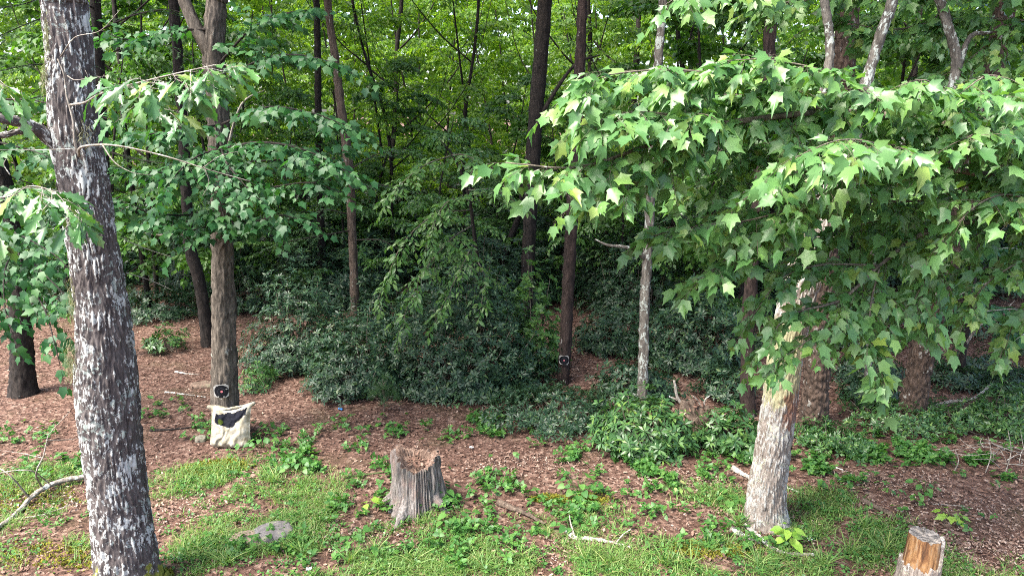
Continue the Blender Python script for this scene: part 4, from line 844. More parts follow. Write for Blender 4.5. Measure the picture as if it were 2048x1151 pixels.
def pine_seedling():
    b = gnd(768, 822); root = thing('pine_seedling', b, 'soft needled pine seedling before the laurel thicket', 'seedling'); P = Plant()
    P.limb([b + (0, 0, -.02), b + (.01, 0, .2), b + (0, 0, .42)], .007, .003, 5)
    tips = b + np.array([(math.cos(a) * r, math.sin(a) * r, z) for a, r, z in [(k * 2.4, .22 - .012 * k, .12 + .022 * k) for k in range(14)]])
    for t in tips: P.limb([b + (0, 0, (t - b)[2] - .05), t], .004, .002, 4)
    C = np.vstack([tips, [b + (0, 0, .44)], (tips + b + (0, 0, .1)) / 2 + (0, 0, .05)]); C = np.repeat(C, 3, 0) + rng.normal(0, .02, (len(C) * 3, 3))
    rosette_leaves(C, UP + rng.normal(0, .4, C.shape), 18, .09, (.2, 1.3), P.lv); P.wood.build('stem', 'twig', root, off=b)
    P.lv.mesh('foliage', [(np.array([(-.018, 0, 0), (.018, 0, 0), (0, 1, 0)]), np.array([(0, 1, 2)]))], 'needle', root, b)
pine_seedling()

# ================================================================== SMALL PLANTS
def weed(px, py, label, n=8, size=.06, h=.12, mat='weed', tm=L_HEART, name='weed_plant', spread=.1):
    b = gnd(px, py); root = thing(name, b, label, 'plant'); P = Plant()
    for k in range(n):
        a = k * 2.4 + rng.uniform(-.3, .3); rr = spread * math.sqrt((k + .5) / n); e = b + (math.cos(a) * rr, math.sin(a) * rr, h * rng.uniform(.5, 1.1))
        P.limb([b + (0, 0, -.01), (b + e) / 2 + (0, 0, .02), e], .0022, .0012, 4, 5); P.lv.add(e[None], (np.array([math.cos(a), math.sin(a), -.2]))[None], (UP + rng.normal(0, .25, 3) + (0, -.3, 0))[None], np.array([size * rng.uniform(.7, 1.2)]))
    P.wood.build('stem', M['weed'], root, off=b); P.lv.objects(tm, mat, root, b, 60)
weed(1575, 1092, 'bright lime seedling with long whorled leaves beside the pale oak', 12, .115, .17, 'lime', L_OVAL, 'seedling', .06)
weed(738, 1018, 'single weed with large pale oval leaves left of the weathered stump', 4, .13, .10, 'lime', L_OVAL, 'weed_plant', .05)
weed(885, 1000, 'heart leaved weed clump hugging the right foot of the weathered stump', 16, .075, .16, spread=.16)
weed(915, 1040, 'broad heart leaved weed in front of the weathered stump', 14, .085, .09, spread=.2)
weed(1160, 985, 'lush weed clump on brown litter in the middle clearing', 18, .07, .14, spread=.2)
weed(1352, 985, 'feathery bright weed tuft between the rhododendron and the pale oak', 18, .06, .14, spread=.18, mat='grass', tm=L_OVAL)
weed(1903, 1045, 'small yellow green weed on dry litter beyond the orange stump', 10, .07, .10, 'lime', L_MID, spread=.1)
weed(525, 895, 'weed clump right against the white bag', 14, .07, .14, spread=.14)
weed(600, 940, 'weed clump on litter just beyond the white bag', 14, .07, .13, spread=.18)
weed(1140, 1060, 'dark rounded weed beside the fallen grey stick', 12, .07, .09, spread=.14)
weed(1460, 1000, 'flat round leaved weed left of the pale oak foot', 8, .08, .07, spread=.12)
weed(700, 1075, 'pale weed in the grass beyond the flat stones', 9, .07, .08, spread=.12)
weed(1850, 985, 'little weed between the fallen log and the low bushes', 10, .06, .1, spread=.12)

# ================================================================== STUMPS
def old_stump():
    b = gnd(835, 1004); d = depth(b); s = d / FPX; root = thing('tree_stump', b, 'weathered grey hollow stump with fissured sides in the clearing', 'stump')
    seg, rows = 240, 80; th = np.linspace(0, 2 * np.pi, seg, endpoint=False)
    cx, cy_ = np.cos(th), np.sin(th)
    P2 = np.stack([cx * 1.0, cy_ * 1.0, 0 * th], -1)
    ht = .44 + .09 * sst(.45, .85, -cx) + .045 * sst(.55, 1, cx) - .035 * np.exp(-((cx - .1) / .35) ** 2) * (cy_ < 0) + .05 * (fbm(P2 * 3, 5, 2) - .5) + .035 * (vnoise(P2 * 9, 6) - .5) + .03 * (vnoise(P2 * 23, 7) - .5)
    u = np.linspace(0, 1, rows)[:, None]; z = -.05 + u * (ht + .05)
    fl = np.exp(-np.maximum(z, 0) / .16); rootsw = .5 + .5 * np.sin(th * 3 + 1.2) ** 1; r = .222 + .10 * fl * (.35 + rootsw * .9) - .012 * u
    q = np.stack([np.broadcast_to(cx / .1, z.shape), np.broadcast_to(cy_ / .1, z.shape), z * 1.4], -1)
    rid = np.abs(fbm(q * 1.3, 15, 3) - .5) * 2; f1, f2 = worley(q * np.array([1.0, 1.0, .9]) * 1.1, 9); fis = sst(0, .35, f2 - f1)
    r = r + .036 * (fis - .7) + .045 * (rid - .3) + .012 * (vnoise(q * (4.2, 4.2, 2.5), 33) - .5) + .02 * (fbm(np.stack([np.broadcast_to(cx * 2, z.shape), np.broadcast_to(cy_ * 2, z.shape), z * 2], -1), 4, 2) - .5)
    V = np.stack([r * cx, r * cy_ * .95, np.broadcast_to(z, r.shape)], -1).reshape(-1, 3)
    a = np.arange(rows - 1)[:, None] * seg; j = np.arange(seg)[None]; k = (j + 1) % seg; F = np.stack([a + j, a + k, a + seg + k, a + seg + j], -1).reshape(-1, 4)
    t = NT('weathered_wood'); o = t.map(t.obj(), (1, 1, .12)); n1 = t.noise(o, 55, 5, .7); n2 = t.noise(o, 130, 3); n3 = t.noise(t.obj(), 7, 3)
    c = t.ramp(n1, [(.32, (.045, .038, .034)), (.5, (.15, .135, .125)), (.7, (.26, .24, .225))]); c = t.mix(t.ramp(n3, [(.5, 0.), (.66, .8)]), c, (.17, .125, .11)); c = t.mix(t.ramp(t.noise(t.obj(), 16, 3), [(.6, 0.), (.7, .45)]), c, (.16, .18, .12))
    m = t.done(t.bsdf(c, .92, .15, t.bump(t.math('ADD', n1, n2), .7, .008))); shell = mk('wood_shell', V, F, m, root, True)
    # inner rotten face
    top = V.reshape(rows, seg, 3)[-1]; rings = [top]
    for f, dz in ((.86, -.012), (.7, -.06), (.45, -.11), (.2, -.13)):
        w = top * (f, f, 1) + (0, 0, dz); w[:, 2] = w[:, 2] * (1 - (1 - f)) + (.40 + .03 * vnoise(P2 * 5 + f * 9, 8)) * (1 - f) if f < .8 else w[:, 2]; rings.append(w)
    V2 = np.vstack(rings + [np.array([[0, 0, .38]])]); nr = len(rings); a = np.arange(nr - 1)[:, None] * seg; F2 = quads_to_tris(np.stack([a + j, a + k, a + seg + k, a + seg + j], -1).reshape(-1, 4)); e = (nr - 1) * seg; jj = np.arange(seg)
    F2 = np.vstack([F2, np.stack([e + jj, e + (jj + 1) % seg, np.full(seg, nr * seg)], -1)])
    t = NT('rotten_wood'); n1 = t.noise(t.obj(), 40, 4, .7); m2 = t.done(t.bsdf(t.ramp(n1, [(.35, (.07, .045, .034)), (.55, (.16, .11, .085)), (.7, (.26, .20, .165))]), .95, .1, t.bump(n1, .8, .01))); mk('rotten_core', V2, F2, m2, root, True)
    for an, L, r0 in ((-1.9, .42, .06), (-.55, .36, .05), (3.3, .36, .05)):
        e = np.array([math.cos(an), math.sin(an), 0]); V3, F3, rd = tube([e * .16 + (0, 0, .16), e * .26 + (0, 0, .06), e * L * .9 + (0, 0, .0), e * L * 1.15 + (0, 0, -.05)], [r0, r0 * .9, r0 * .6, .01], 24, n=30, disp=bark_disp(.02, .12, .012, .02, 6)); mk('root', V3, F3, m, shell, True, rd)
    lv = Leaves(); n = 60; a = rng.uniform(0, 6.28, n); rr = .13 * np.sqrt(rng.uniform(0, 1, n)); lv.add(np.c_[np.cos(a) * rr, np.sin(a) * rr, np.full(n, .415)] + rng.normal(0, .01, (n, 3)), rand_xy(n), UP + rng.normal(0, .3, (n, 3)), rng.uniform(.03, .06, n))
    lv.mesh('caught_leaves', L_DEAD, 'dead', root, np.zeros(3))
old_stump()
def cut_stump():
    b = gnd(1828, 1192); root = thing('tree_stump', b, 'narrow cut stump with peeled orange wood and dark top', 'stump')
    ph = at(1852, 1066, b[1] + .02); ax = ph - b; H = np.linalg.norm(ax)
    seg, rows = 120, 80; th = np.linspace(0, 2 * np.pi, seg, endpoint=False); u = np.linspace(-.06, 1, rows)[:, None]
    C = ax[None] * u + np.array([0, 0, 0]); q = np.stack([np.broadcast_to(np.cos(th) * 4, (rows, seg)), np.broadcast_to(np.sin(th) * 4, (rows, seg)), np.broadcast_to(u * 3, (rows, seg))], -1)
    top = 1 - .03 * np.sin(th * 1 + 2) - .05 * (vnoise(q[0] * 1.3, 3)); r = .118 + .03 * np.exp(-np.maximum(u, 0) * H / .12) - .008 * u + .02 * (fbm(q * .8, 5, 3) - .5) + .008 * (vnoise(q * (3, 3, 1), 9) - .5)
    uu = np.minimum(u, top[None]); Vw = ax[None, None] * uu[..., None] + np.stack([r * np.cos(th), r * np.sin(th), 0 * r], -1)
    a = np.arange(rows - 1)[:, None] * seg; j = np.arange(seg)[None]; k = (j + 1) % seg; F = np.stack([a + j, a + k, a + seg + k, a + seg + j], -1).reshape(-1, 4)
    t = NT('peeled_orange_wood'); o = t.map(t.obj(), (1, 1, .22)); n1 = t.noise(o, 22, 4, .6, .6); n2 = t.noise(o, 70, 3); c = t.ramp(n1, [(.34, (.05, .026, .014)), (.44, (.13, .062, .026)), (.55, (.25, .14, .06)), (.68, (.20, .155, .11))]); c = t.mix(t.ramp(n2, [(.55, 0.), (.7, .5)]), c, (.16, .07, .03))
    mk('wood_core', Vw.reshape(-1, 3), F, t.done(t.bsdf(c, .8, .25, t.bump(t.math('ADD', n1, n2), .5, .006))), root, True)
    rim = Vw[-1]; cen = rim.mean(0); V2 = np.vstack([rim, cen + (rim - cen) * .6 + (0, 0, -.006) + rng.normal(0, .003, rim.shape), [cen + (0, 0, -.012)]]); jj = np.arange(seg); kk = (jj + 1) % seg
    F2 = np.vstack([np.stack([jj, kk, seg + kk], -1), np.stack([jj, seg + kk, seg + jj], -1), np.stack([seg + jj, seg + kk, np.full(seg, 2 * seg)], -1)])
    t = NT('cut_face'); n1 = t.noise(t.obj(), 30, 4); mk('cut_face', V2, F2, t.done(t.bsdf(t.ramp(n1, [(.4, (.08, .075, .07)), (.6, (.22, .20, .18)), (.75, (.34, .29, .24))]), .9, .15)), root, True)
    # bark collar with a ragged upper edge
    hb = .55 + .14 * (vnoise(q[0] * 1.2, 21) - .5) + .12 * (vnoise(q[0] * 3.5, 22) - .5) + .40 * sst(.55, .95, np.cos(th - .1))
    ub = -.08 + (hb[None] + .08) * np.linspace(0, 1, rows)[:, None]; hgt = fbm(np.stack([np.broadcast_to(np.cos(th) * 5, (rows, seg)), np.broadcast_to(np.sin(th) * 5, (rows, seg)), ub * 3], -1), 8, 3)
    rb = .126 + .032 * np.exp(-np.maximum(ub, 0) * H / .12) - .008 * ub + .035 * (hgt - .5) + .012; Vb = ax[None, None] * ub[..., None] + np.stack([rb * np.cos(th), rb * np.sin(th), 0 * rb], -1); inner = Vb[-1] - np.stack([.03 * np.cos(th), .03 * np.sin(th), 0 * th], -1)
    Vb = np.vstack([Vb.reshape(-1, 3), inner]); F3 = np.vstack([F, np.stack([(rows - 1) * seg + jj, (rows - 1) * seg + kk, rows * seg + kk, rows * seg + jj], -1)]); mk('bark', Vb, F3, 'pale_bark', root, True)
cut_stump()

# ================================================================== FALLEN WOOD
def stick(label, path, r0, r1, mat='dry_twig', side=(), name='fallen_stick', cat='stick', up=None, group=None):
    """path in pixels on the ground (or px, py, height above ground)"""
    def g(q):
        p = gnd(q[0], q[1]); return p + (0, 0, r0 * .6 + (q[2] if len(q) > 2 else 0))
    pts = np.array([g(q) for q in path]); b = pts[0].copy(); b[2] = gz(b[0], b[1]); root = thing(name, b, label, cat, group)
    V, F, rd = tube(pts, np.linspace(r0, r1, len(pts)), 20 if r0 > .02 else 10, step=.02, disp=bark_disp(.02, .07, r0 * .22, r0 * .5, 3)); mk('stem', V - b, F, mat, root, True, rd)
    for sp, a, c in side:
        V, F, rd = tube(np.array([g(q) if len(q) < 4 else at(q[0], q[1], q[2]) for q in sp]), np.linspace(a, c, len(sp)), 8, n=14); mk('side_twig', V - b, F, mat, root, True, rd)
def w(px, py, Y): return (px, py, Y, 1)
stick('lichen covered fallen bough with upright twigs lying left of the thick oak', [(190, 958, .03), (120, 975, .05), (70, 1000, .04), (30, 1035, .01), (-40, 1085)], .030, .020, 'dry_twig',
      [([(85, 985, .05), w(72, 945, 6.05), w(90, 905, 6.1), w(95, 872, 6.15), w(140, 822, 6.2)], .010, .002), ([w(92, 880, 6.13), w(140, 878, 6.3), w(170, 872, 6.4)], .004, .001), ([w(85, 915, 6.1), w(40, 905, 6.2), w(0, 900, 6.2)], .004, .001), ([(60, 1005, .04), w(20, 950, 6.1), w(-20, 925, 6.2)], .009, .002), ([(100, 978, .05), w(60, 940, 6.1), w(0, 945, 6.2), w(-40, 960, 6.2)], .007, .002), ([(30, 1040), (90, 1035, .02), (160, 1010, .03)], .006, .002)], 'fallen_branch', 'branch')
stick('fallen grey stick with a forked end in the middle grass', [(1130, 1065, .02), (1150, 1078), (1180, 1080), (1220, 1086), (1262, 1098)], .024, .012, 'dry_twig', [([(1232, 1088), (1245, 1078, .03), (1262, 1070, .05)], .008, .003), ([(1150, 1078), (1142, 1062, .05), (1138, 1050, .09)], .010, .004)])
stick('dark brown rotting log on the litter right of the weathered stump', [(996, 1008), (1020, 1018), (1050, 1030), (1090, 1052)], .036, .016, 'brown_bark', name='fallen_log', cat='log')
stick('pale bent branch lying before the foot of the pale oak', [(1488, 1062, .05), (1510, 1075, .03), (1540, 1095), (1570, 1108), (1628, 1112)], .022, .016, 'dry_twig')
stick('split pale wood piece beside the pale bent branch', [(1462, 1062), (1490, 1076), (1520, 1090)], .034, .010, 'dry_twig', name='wood_piece', cat='wood')
stick('long orange brown log leading to the narrow orange stump', [(1722, 1006, .02), (1750, 1016), (1790, 1036), (1832, 1062)], .028, .018, 'brown_bark', name='fallen_log', cat='log')
stick('short splintered log end left of the pale oak foot', [(1462, 943, .03), (1480, 948), (1505, 962)], .034, .022, 'dry_twig', name='fallen_log', cat='log')
stick('thin stick just right of the pale oak foot', [(1572, 975), (1590, 982), (1612, 990)], .014, .006, 'dry_twig')
stick('long pale limb lying across the dark bank behind the leaning pine', [(1840, 835, .05), (1890, 826, .12), (1940, 822, .14), (1975, 806, .22)], .03, .014, 'dry_twig', name='fallen_branch', cat='branch')
stick('short grey stick on the litter left of the weathered stump', [(628, 1030), (650, 1024), (672, 1018)], .014, .006, 'dry_twig')
stick('dark twig on litter reaching the left side of the weathered stump', [(690, 955), (730, 950), (765, 945), (782, 938)], .014, .006, 'grey_bark')
stick('short black stick in mossy grass right of the thick oak', [(345, 968), (358, 964), (375, 958)], .02, .012, 'dark_bark')
stick('pale stick on pine litter left of the weathered trunk', [(330, 785), (360, 788), (412, 795)], .016, .006, 'dry_twig')
stick('thin light stick on pine litter far behind the thick oak', [(350, 744), (375, 748), (398, 750)], .016, .006, 'dry_twig')
stick('light stick lying by the grey green laurel', [(478, 722), (500, 726), (520, 728)], .016, .008, 'dry_twig')
stick('grey twig lying flat on brown litter far right', [(1865, 1008), (1900, 1010), (1930, 1013)], .008, .003, 'dry_twig')
stick('black stick beside the left of the white bag', [(300, 862), (340, 860), (385, 855)], .018, .008, 'dark_bark')
stick('pale broken twig on litter below the low right bushes', [(1670, 935), (1690, 942), (1705, 948)], .010, .005, 'dry_twig')
def brush_pile():
    b = gnd(2000, 915); root = thing('brush_pile', b, 'tangle of dry grey twigs at the foot of the bank bush', 'twigs')
    for k in range(26):
        c = b + (rng.normal(0, .28), rng.normal(0, .14), rng.uniform(.02, .16)); a = rng.uniform(0, 6.28); L = rng.uniform(.2, .55); d = np.array([math.cos(a), math.sin(a) * .6, rng.normal(0, .28)]); r = rng.uniform(.003, .006)
        p0 = c - d * L / 2; p1 = c + d * L / 2; p0[2] = max(p0[2], gz(p0[0], p0[1]) + .005); p1[2] = max(p1[2], gz(p1[0], p1[1]) + .005)
        V, F, rd = tube([p0, c + rng.normal(0, .03, 3), p1], [r, r * .8, r * .4], 5, n=8); mk('twig', V - b, F, 'dry_twig', root, True, rd)
    for px, top in ((1970, 872), (2010, 860), (1905, 900)):
        g = gnd(px, 945); V, F, rd = tube([g - (0, 0, .02), at(px + 12, (945 + top) / 2, g[1]), at(px + 6, top, g[1])], [.006, .005, .003], 6, n=12); mk('bare_shoot', V - b, F, 'dry_twig', root, True, rd)
brush_pile()
def root_heap():
    b = gnd(1385, 868); root = thing('dead_root_heap', b, 'upturned dead root heap with bare forked limbs behind the bright bushes', 'dead wood')
    n = 60; lat = np.linspace(0, np.pi / 2, 16); lon = np.linspace(0, 2 * np.pi, 36, endpoint=False); V = []
    for a in lat:
        for l in lon: V.append((math.cos(l) * math.cos(a), math.sin(l) * math.cos(a), math.sin(a)))
    V = np.array(V); k = 1 + .5 * (fbm(V * 2.5, 9, 3) - .5) * 2; V = V * k[:, None] * (.26, .26, .36) + (0, 0, -.02); i = np.arange(15)[:, None] * 36; j = np.arange(36)[None]; F = np.stack([i + j, i + (j + 1) % 36, i + 36 + (j + 1) % 36, i + 36 + j], -1).reshape(-1, 4)
    mk('root_mass', V, F, 'brown_bark', root, True)
    Y = b[1] + .05
    for q, a, c in (([(1388, 838, Y), (1372, 815, Y), (1355, 795, Y), (1348, 760, Y)], .03, .014), ([(1358, 800, Y), (1348, 796, Y), (1338, 792, Y)], .014, .006), ([(1392, 840, Y), (1405, 815, Y), (1410, 800, Y), (1420, 790, Y)], .018, .006), ([(1404, 815, Y), (1395, 800, Y), (1385, 790, Y)], .01, .004), ([(1380, 845, Y), (1350, 838, Y), (1330, 836, Y)], .03, .014), ([(1370, 840, Y), (1335, 830, Y - .1), (1322, 822, Y - .1)], .008, .003), ([(1395, 850, Y - .2), (1400, 880, Y - .3), (1402, 905, Y - .4)], .014, .01), ([(1385, 850, Y - .2), (1380, 880, Y - .3), (1372, 900, Y - .4)], .014, .008)):
        V, F, rd = tube(pxpath(*q), np.linspace(a, c, len(q)), 12, n=24, disp=bark_disp(.02, .06, .004, .012, 4)); mk('dead_limb', V - b, F, 'dry_twig', root, True, rd)
    lv = Leaves(); n = 240; v = nrm(np.abs(rng.normal(0, 1, (n, 3))) * (np.where(rng.random((n, 1)) < .5, 1, -1), 1, 1) if False else rng.normal(0, 1, (n, 3))); v[:, 2] = abs(v[:, 2]); lv.add(v * (.28, .28, .37), rng.normal(0, 1, (n, 3)), v + rng.normal(0, .3, (n, 3)), rng.uniform(.03, .07, n)); lv.mesh('caught_leaves', L_DEAD, 'dead', root, np.zeros(3))
root_heap()

# ================================================================== STONES
def stone(label, px, py, sx, sy, sz, rz, seed, col):
    b = gnd(px, py); root = None; lat = np.linspace(-.3, np.pi / 2, 14); V = []; nl = 40
    for a in lat:
        for l in np.linspace(0, 2 * np.pi, nl, endpoint=False):
            ca = abs(math.cos(a)) ** .35 * 1; V.append((np.sign(math.cos(l)) * abs(math.cos(l)) ** .6 * ca, np.sign(math.sin(l)) * abs(math.sin(l)) ** .6 * ca, np.sign(a) * abs(math.sin(a)) ** .6))
    V = np.array(V); V = V * (1 + .35 * (fbm(V * 1.6 + seed, seed, 3) - .5))[:, None] * (sx, sy, sz); V[:, 2] += .012 * (fbm(V * 14, seed, 2) - .5)
    i = np.arange(13)[:, None] * nl; j = np.arange(nl)[None]; F = np.stack([i + j, i + (j + 1) % nl, i + nl + (j + 1) % nl, i + nl + j], -1).reshape(-1, 4)
    t = NT('stone'); n1 = t.noise(t.obj(), 18, 4, .6); n2 = t.noise(t.obj(), 80, 3); c = t.mix(t.ramp(n1, [(.35, 0.), (.65, 1.)]), tuple(x * .6 for x in col), col); c = t.mix(t.ramp(t.noise(t.obj(), 12, 3), [(.58, 0.), (.66, .6)]), c, (.17, .17, .11))
    o = mk('flat_stone', V, F, t.done(t.bsdf(c, .9, .2, t.bump(t.math('ADD', n1, n2), .5, .006))), None, True, None, tuple(map(float, b))); o.rotation_euler[2] = rz; tag(o, label, 'stone')
stone('flat grey stone slab set in the grass', 550, 1068, .16, .15, .065, .5, 4, (.15, .14, .138))
stone('flat pinkish stone slab beside the grey one in the grass', 500, 1082, .18, .13, .055, .2, 9, (.25, .185, .15))
stone('small mossy stone at the left of the white bag', 402, 880, .06, .05, .05, .2, 14, (.19, .18, .14))
stone('flat tan stone in the pine litter behind the thick oak', 405, 772, .16, .10, .05, .1, 19, (.17, .12, .09))

# ================================================================== BAG, TARGETS, LITTER
def flat_mat(name, c, rough=.6): t = NT(name); n = t.noise(t.obj(), 60, 3); return t.done(t.bsdf(t.mix(t.math('MULTIPLY', n, .3), c, tuple(x * .6 for x in c)), rough, .12))
def bag():
    b = gnd(461, 893); d = depth(b); w_ = 82 * d / FPX; h_ = 74 * d / FPX / cp_; root = thing('feed_bag', b, 'dirty white woven bag with torn dark top leaning on the weathered trunk', 'bag')
    nu, nv = 84, 70; u = np.linspace(-1, 1, nu); v = np.linspace(0, 1, nv); U, Vv = np.meshgrid(u, v)
    edge = (1 - np.abs(U) ** 4) * (1 - np.abs(2 * Vv - 1) ** 6 * .8) * (1 - .45 * Vv)
    nz = fbm(np.stack([U * 2.2, Vv * 2.2, 0 * U], -1), 4, 3) - .5; diag = np.sin((U * .9 + Vv * 2.2) * 7 + nz * 9) * .012 + np.sin((U * 2.2 - Vv * 1.3) * 5 + nz * 12) * .010
    X = U * w_ / 2 * (1 - .06 * np.sin(Vv * 3.1) + .10 * np.maximum(0, Vv - .86) / .14) + .008 * nz
    top = h_ * (1 + .04 * U + .05 * np.abs(U) ** 3 - .05 * np.cos(U * 4)); Z = Vv * top + .03 * np.abs(U) ** 4 * (1 - Vv) + .02 * nz * Vv
    th = .115
    lean = .13 * Vv
    def surf(s, e=0.): return np.stack([X, lean - s * (th * edge + e) - s * .0 + (diag + .035 * nz) * edge * (1 if s > 0 else .3), Z], -1)
    f, bk = surf(1), surf(-1)
    a = np.arange(nv - 1)[:, None] * nu; j = np.arange(nu - 1)[None]; F = np.stack([a + j, a + j + 1, a + nu + j + 1, a + nu + j], -1).reshape(-1, 4); n = nu * nv
    bot = np.stack([np.arange(nu - 1), np.arange(nu - 1) + n, np.arange(nu - 1) + n + 1, np.arange(nu - 1) + 1], -1); tp = bot + (nv - 1) * nu; sl = np.stack([np.arange(nv - 1) * nu, np.arange(1, nv) * nu, np.arange(1, nv) * nu + n, np.arange(nv - 1) * nu + n], -1); sr = sl[:, ::-1] + nu - 1
    t = NT('woven_plastic'); n1 = t.noise(t.obj(), 14, 4, .65); n2 = t.noise(t.obj(), 45, 3); c = t.ramp(n1, [(.34, (.13, .105, .065)), (.48, (.25, .225, .17)), (.68, (.33, .315, .275))]); c = t.mix(t.ramp(n2, [(.58, 0.), (.7, .6)]), c, (.13, .12, .11))
    mat = t.done(t.bsdf(c, .65, .3, t.bump(n2, .3, .004))); mk('sack', np.vstack([f.reshape(-1, 3), bk.reshape(-1, 3)]), np.vstack([F, F[:, ::-1] + n, bot, tp[:, ::-1], sl, sr]), mat, root, True); sack = root.children[0] if root.children else [o for o in bpy.data.objects if o.parent == root][0]
    # torn opening showing the dark lining: jagged patch of the front surface
    jag = .20 * (vnoise(np.stack([U * 5, Vv * 5, 0 * U], -1), 12) - .5) + .12 * (vnoise(np.stack([U * 14, Vv * 14, 0 * U], -1), 13) - .5)
    lo = np.where(U < -.2, .62, .62 + np.maximum(0, U - .3) * .28) + jag * .5; hi = .92 - .09 * np.maximum(0, -U) + .04 * np.maximum(0, U) + jag * .25
    ins = (Vv > lo) & (Vv < hi) & (U > -.72) & (U < .82); cell = ins[:-1, :-1] & ins[1:, :-1] & ins[:-1, 1:] & ins[1:, 1:]
    p = surf(1, .004).reshape(-1, 3); t = NT('dark_lining'); mk('torn_lining', p, F[cell.ravel()], t.done(t.bsdf(t.ramp(t.noise(t.obj(), 25, 3), [(.3, (.003, .0035, .006)), (.7, (.009, .010, .016))]), .8, .1)), sack, True)
    ins2 = ((U + .42) / .15) ** 2 + ((Vv - .70) / .07) ** 2 + jag * 1.4 < 1; cell = ins2[:-1, :-1] & ins2[1:, :-1] & ins2[:-1, 1:] & ins2[1:, 1:]; mk('moss_patch', surf(1, .008).reshape(-1, 3), F[cell.ravel()], flat_mat('dark_moss', (.03, .045, .006), .95), sack, True)
    for sx in (-1, 1):
        e0 = np.array([sx * w_ * .49, .13, h_ * (.95 if sx < 0 else 1.06)]); V, F_, rd = tube([e0 - (sx * .05, 0, .03), e0, e0 + (sx * .025, -.01, .02), e0 + (sx * .045, -.015, .028)], [.03, .026, .022, .012], 14, n=14, disp=bark_disp(.02, .03, .006, .01, 4)); mk('corner_ear', V, F_, mat, root, True, rd)
    V, F_, rd = tube([(-w_ * .46, .125, h_ * .965), (-w_ * .2, .10, h_ * .955), (w_ * .1, .10, h_ * 1.0), (w_ * .46, .125, h_ * 1.06)], [.012, .014, .014, .012], 10, n=40, disp=bark_disp(.03, .05, .005, .012, 5)); mk('rolled_hem', V, F_, mat, root, True, rd)
bag()
TW, TB, TR, TG = flat_mat('card_white', (.27, .265, .25)), flat_mat('print_black', (.006, .0065, .009)), flat_mat('print_red', (.42, .13, .15)), flat_mat('ring_grey', (.03, .033, .04))
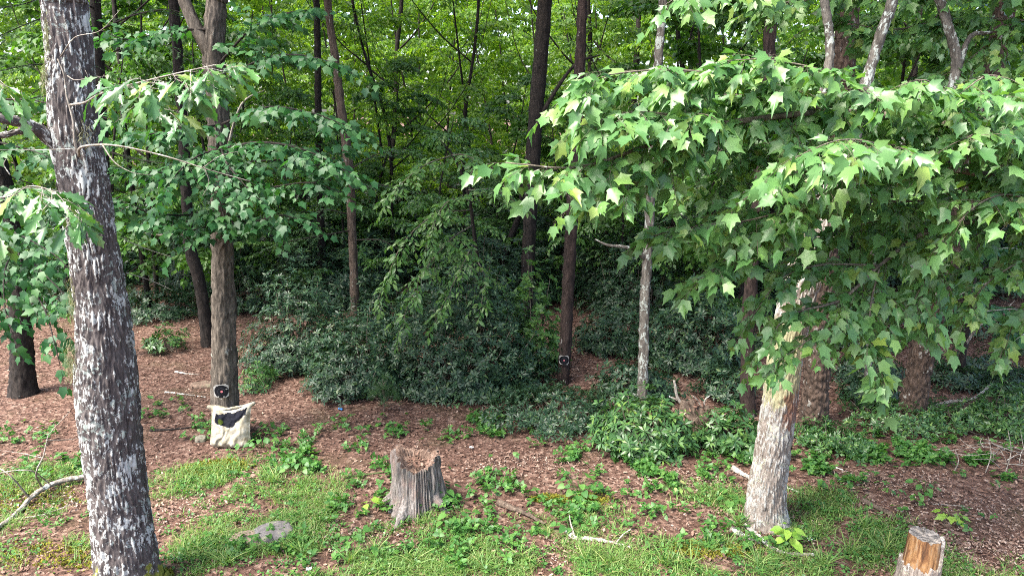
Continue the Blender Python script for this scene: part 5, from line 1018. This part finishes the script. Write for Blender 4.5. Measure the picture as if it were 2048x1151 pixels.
def paper_target(label, px, py, wpx, trunk, worn):
    root_t, pts, rad, b0 = trunk; C = spline(np.c_[pts, rad], 300); qx, qy, dd = proj(C[:, :3]); i = int(np.argmin(abs(qy - py))); c = C[i, :3]; r = C[i, 3]; d = depth(c); s = wpx * d / FPX
    x0 = (px - qx[i]) * d / FPX; root = thing('paper_target', c + (x0, -r - .022, 0), label, 'target')
    R_ = r * 1.25; card = None
    def bend(V):  # wrap the card round the trunk
        V = np.asarray(V, float); x = V[:, 0] + x0; return np.c_[V[:, 0], V[:, 1] + R_ - np.sqrt(np.maximum(R_ ** 2 - x ** 2, 1e-4)) - .012, V[:, 2]]
    def plate(name, outline, y, m):
        nonlocal card
        k = 9; o = np.array(outline); oc = o.mean(0); rings = [oc + (o - oc) * f for f in np.linspace(1, .12, k)]; n = len(o); V = np.vstack(rings); V = bend(np.c_[V[:, 0], np.full(len(V), y), V[:, 1]]); Vb = V + (0, .002, 0); a = np.arange(k - 1)[:, None] * n; j = np.arange(n)[None]
        F = np.stack([a + j, a + (j + 1) % n, a + n + (j + 1) % n, a + n + j], -1).reshape(-1, 4); e = np.stack([np.arange(n), np.arange(n) + k * n, (np.arange(n) + 1) % n + k * n, (np.arange(n) + 1) % n], -1); q = (k - 1) * n
        F = [tuple(f) for f in F] + [tuple(f) for f in e] + [tuple(q + np.arange(n))]; return mk(name, np.vstack([V, Vb]), F, m, root if name == 'card' else card)
    h = s / 2; sq = []
    for cx, cz in ((1, 1), (-1, 1), (-1, -1), (1, -1)): sq += [(cx * h, cz * h * .72), (cx * h * .72, cz * h)] if cx * cz > 0 else [(cx * h * .72, cz * h), (cx * h, cz * h * .72)]
    if worn: sq = [(x * (1 + .12 * math.sin(k * 5)), z * (1 + .10 * math.cos(k * 7)) ) for k, (x, z) in enumerate(sq)]
    dense = []
    for k in range(8):
        p, q = np.array(sq[k]), np.array(sq[(k + 1) % 8]); dense += [tuple(p + (q - p) * f) for f in (0, .25, .5, .75)]
    card = plate('card', dense, 0, TW)
    ci = lambda rr, wob=0: [(rr * math.cos(a) * (1 + wob * math.sin(a * 3)), rr * math.sin(a) * (1 + wob * math.cos(a * 2))) for a in np.linspace(0, 2 * math.pi, 32, endpoint=False)]
    plate('black_disc', ci(h * .97, .03 if worn else 0), -.003, TB); plate('ring', ci(h * .52), -.0045, TG); plate('inner_disc', ci(h * .46), -.006, TB); plate('bullseye', [(x + (.1 * h if worn else 0), z) for x, z in ci(h * .17)], -.0075, TR)
    if worn:
        for dx, dz, rr in ((-.4, -.75, .10), (.35, -.8, .09), (.75, .3, .10), (-.05, -1.15, .08), (-.75, .9, .1)): plate('bullet_tear', [(dx * h + x, dz * h + z) for x, z in ci(h * rr, .3)], -.0085, TW)
TM = next(o for o in bpy.data.objects if o.get('label', '').startswith('weathered brown trunk'))
_p, _r = trunk_from_px([(455, 885, 66), (452, 840, 62), (450, 770, 60), (448, 650, 54), (445, 500, 50), (441, 350, 48), (434, 200, 46)], 7.75)
paper_target('torn round black paper target with white corners on the weathered trunk', 456, 769, 27, (TM, _p, _r, None), True)
paper_target('small square white card with black round target on the red brown trunk', 1127, 714, 19, ROOT[4], False)
def scrap(label, px, py, s, col, name='litter_scrap', up=.02):
    b = gnd(px, py); n = 12; g = np.linspace(-1, 1, n); X, Y = np.meshgrid(g, g); Z = (fbm(np.stack([X * 2, Y * 2, 0 * X + px], -1), 7, 3) - .3) * .9
    V = np.stack([X * s * (1 - .2 * Y * Y), Y * s * .8, Z * s + up], -1).reshape(-1, 3); i = np.arange(n - 1)[:, None] * n; j = np.arange(n - 1)[None]; F = np.stack([i + j, i + j + 1, i + n + j + 1, i + n + j], -1).reshape(-1, 4)
    V2 = V - (0, 0, .003); o = mk(name, np.vstack([V, V2]), np.vstack([F, F[:, ::-1] + n * n]), flat_mat(name, col), None, True, None, tuple(map(float, b))); tag(o, label, 'litter')
scrap('crumpled blue plastic scrap before the laurel thicket', 681, 820, .03, (.05, .22, .55))
scrap('white paper scrap on litter below the low right bushes', 1682, 962, .035, (.75, .77, .75))
scrap('small white scrap right of the weathered stump', 943, 897, .022, (.75, .73, .70))
scrap('small pale blue scrap in grass near the pale oak', 1620, 1082, .022, (.62, .72, .75))
scrap('pale bluish scrap in the front grass', 618, 1141, .022, (.6, .68, .74))
scrap('pinkish red fungus at the foot of the plated pine', 1660, 860, .035, (.50, .16, .10))  # fungus built with the crumpled scrap shape
print('TRIS', sum(len(m.polygons) for m in bpy.data.meshes), 'OBJ', len(bpy.data.objects))
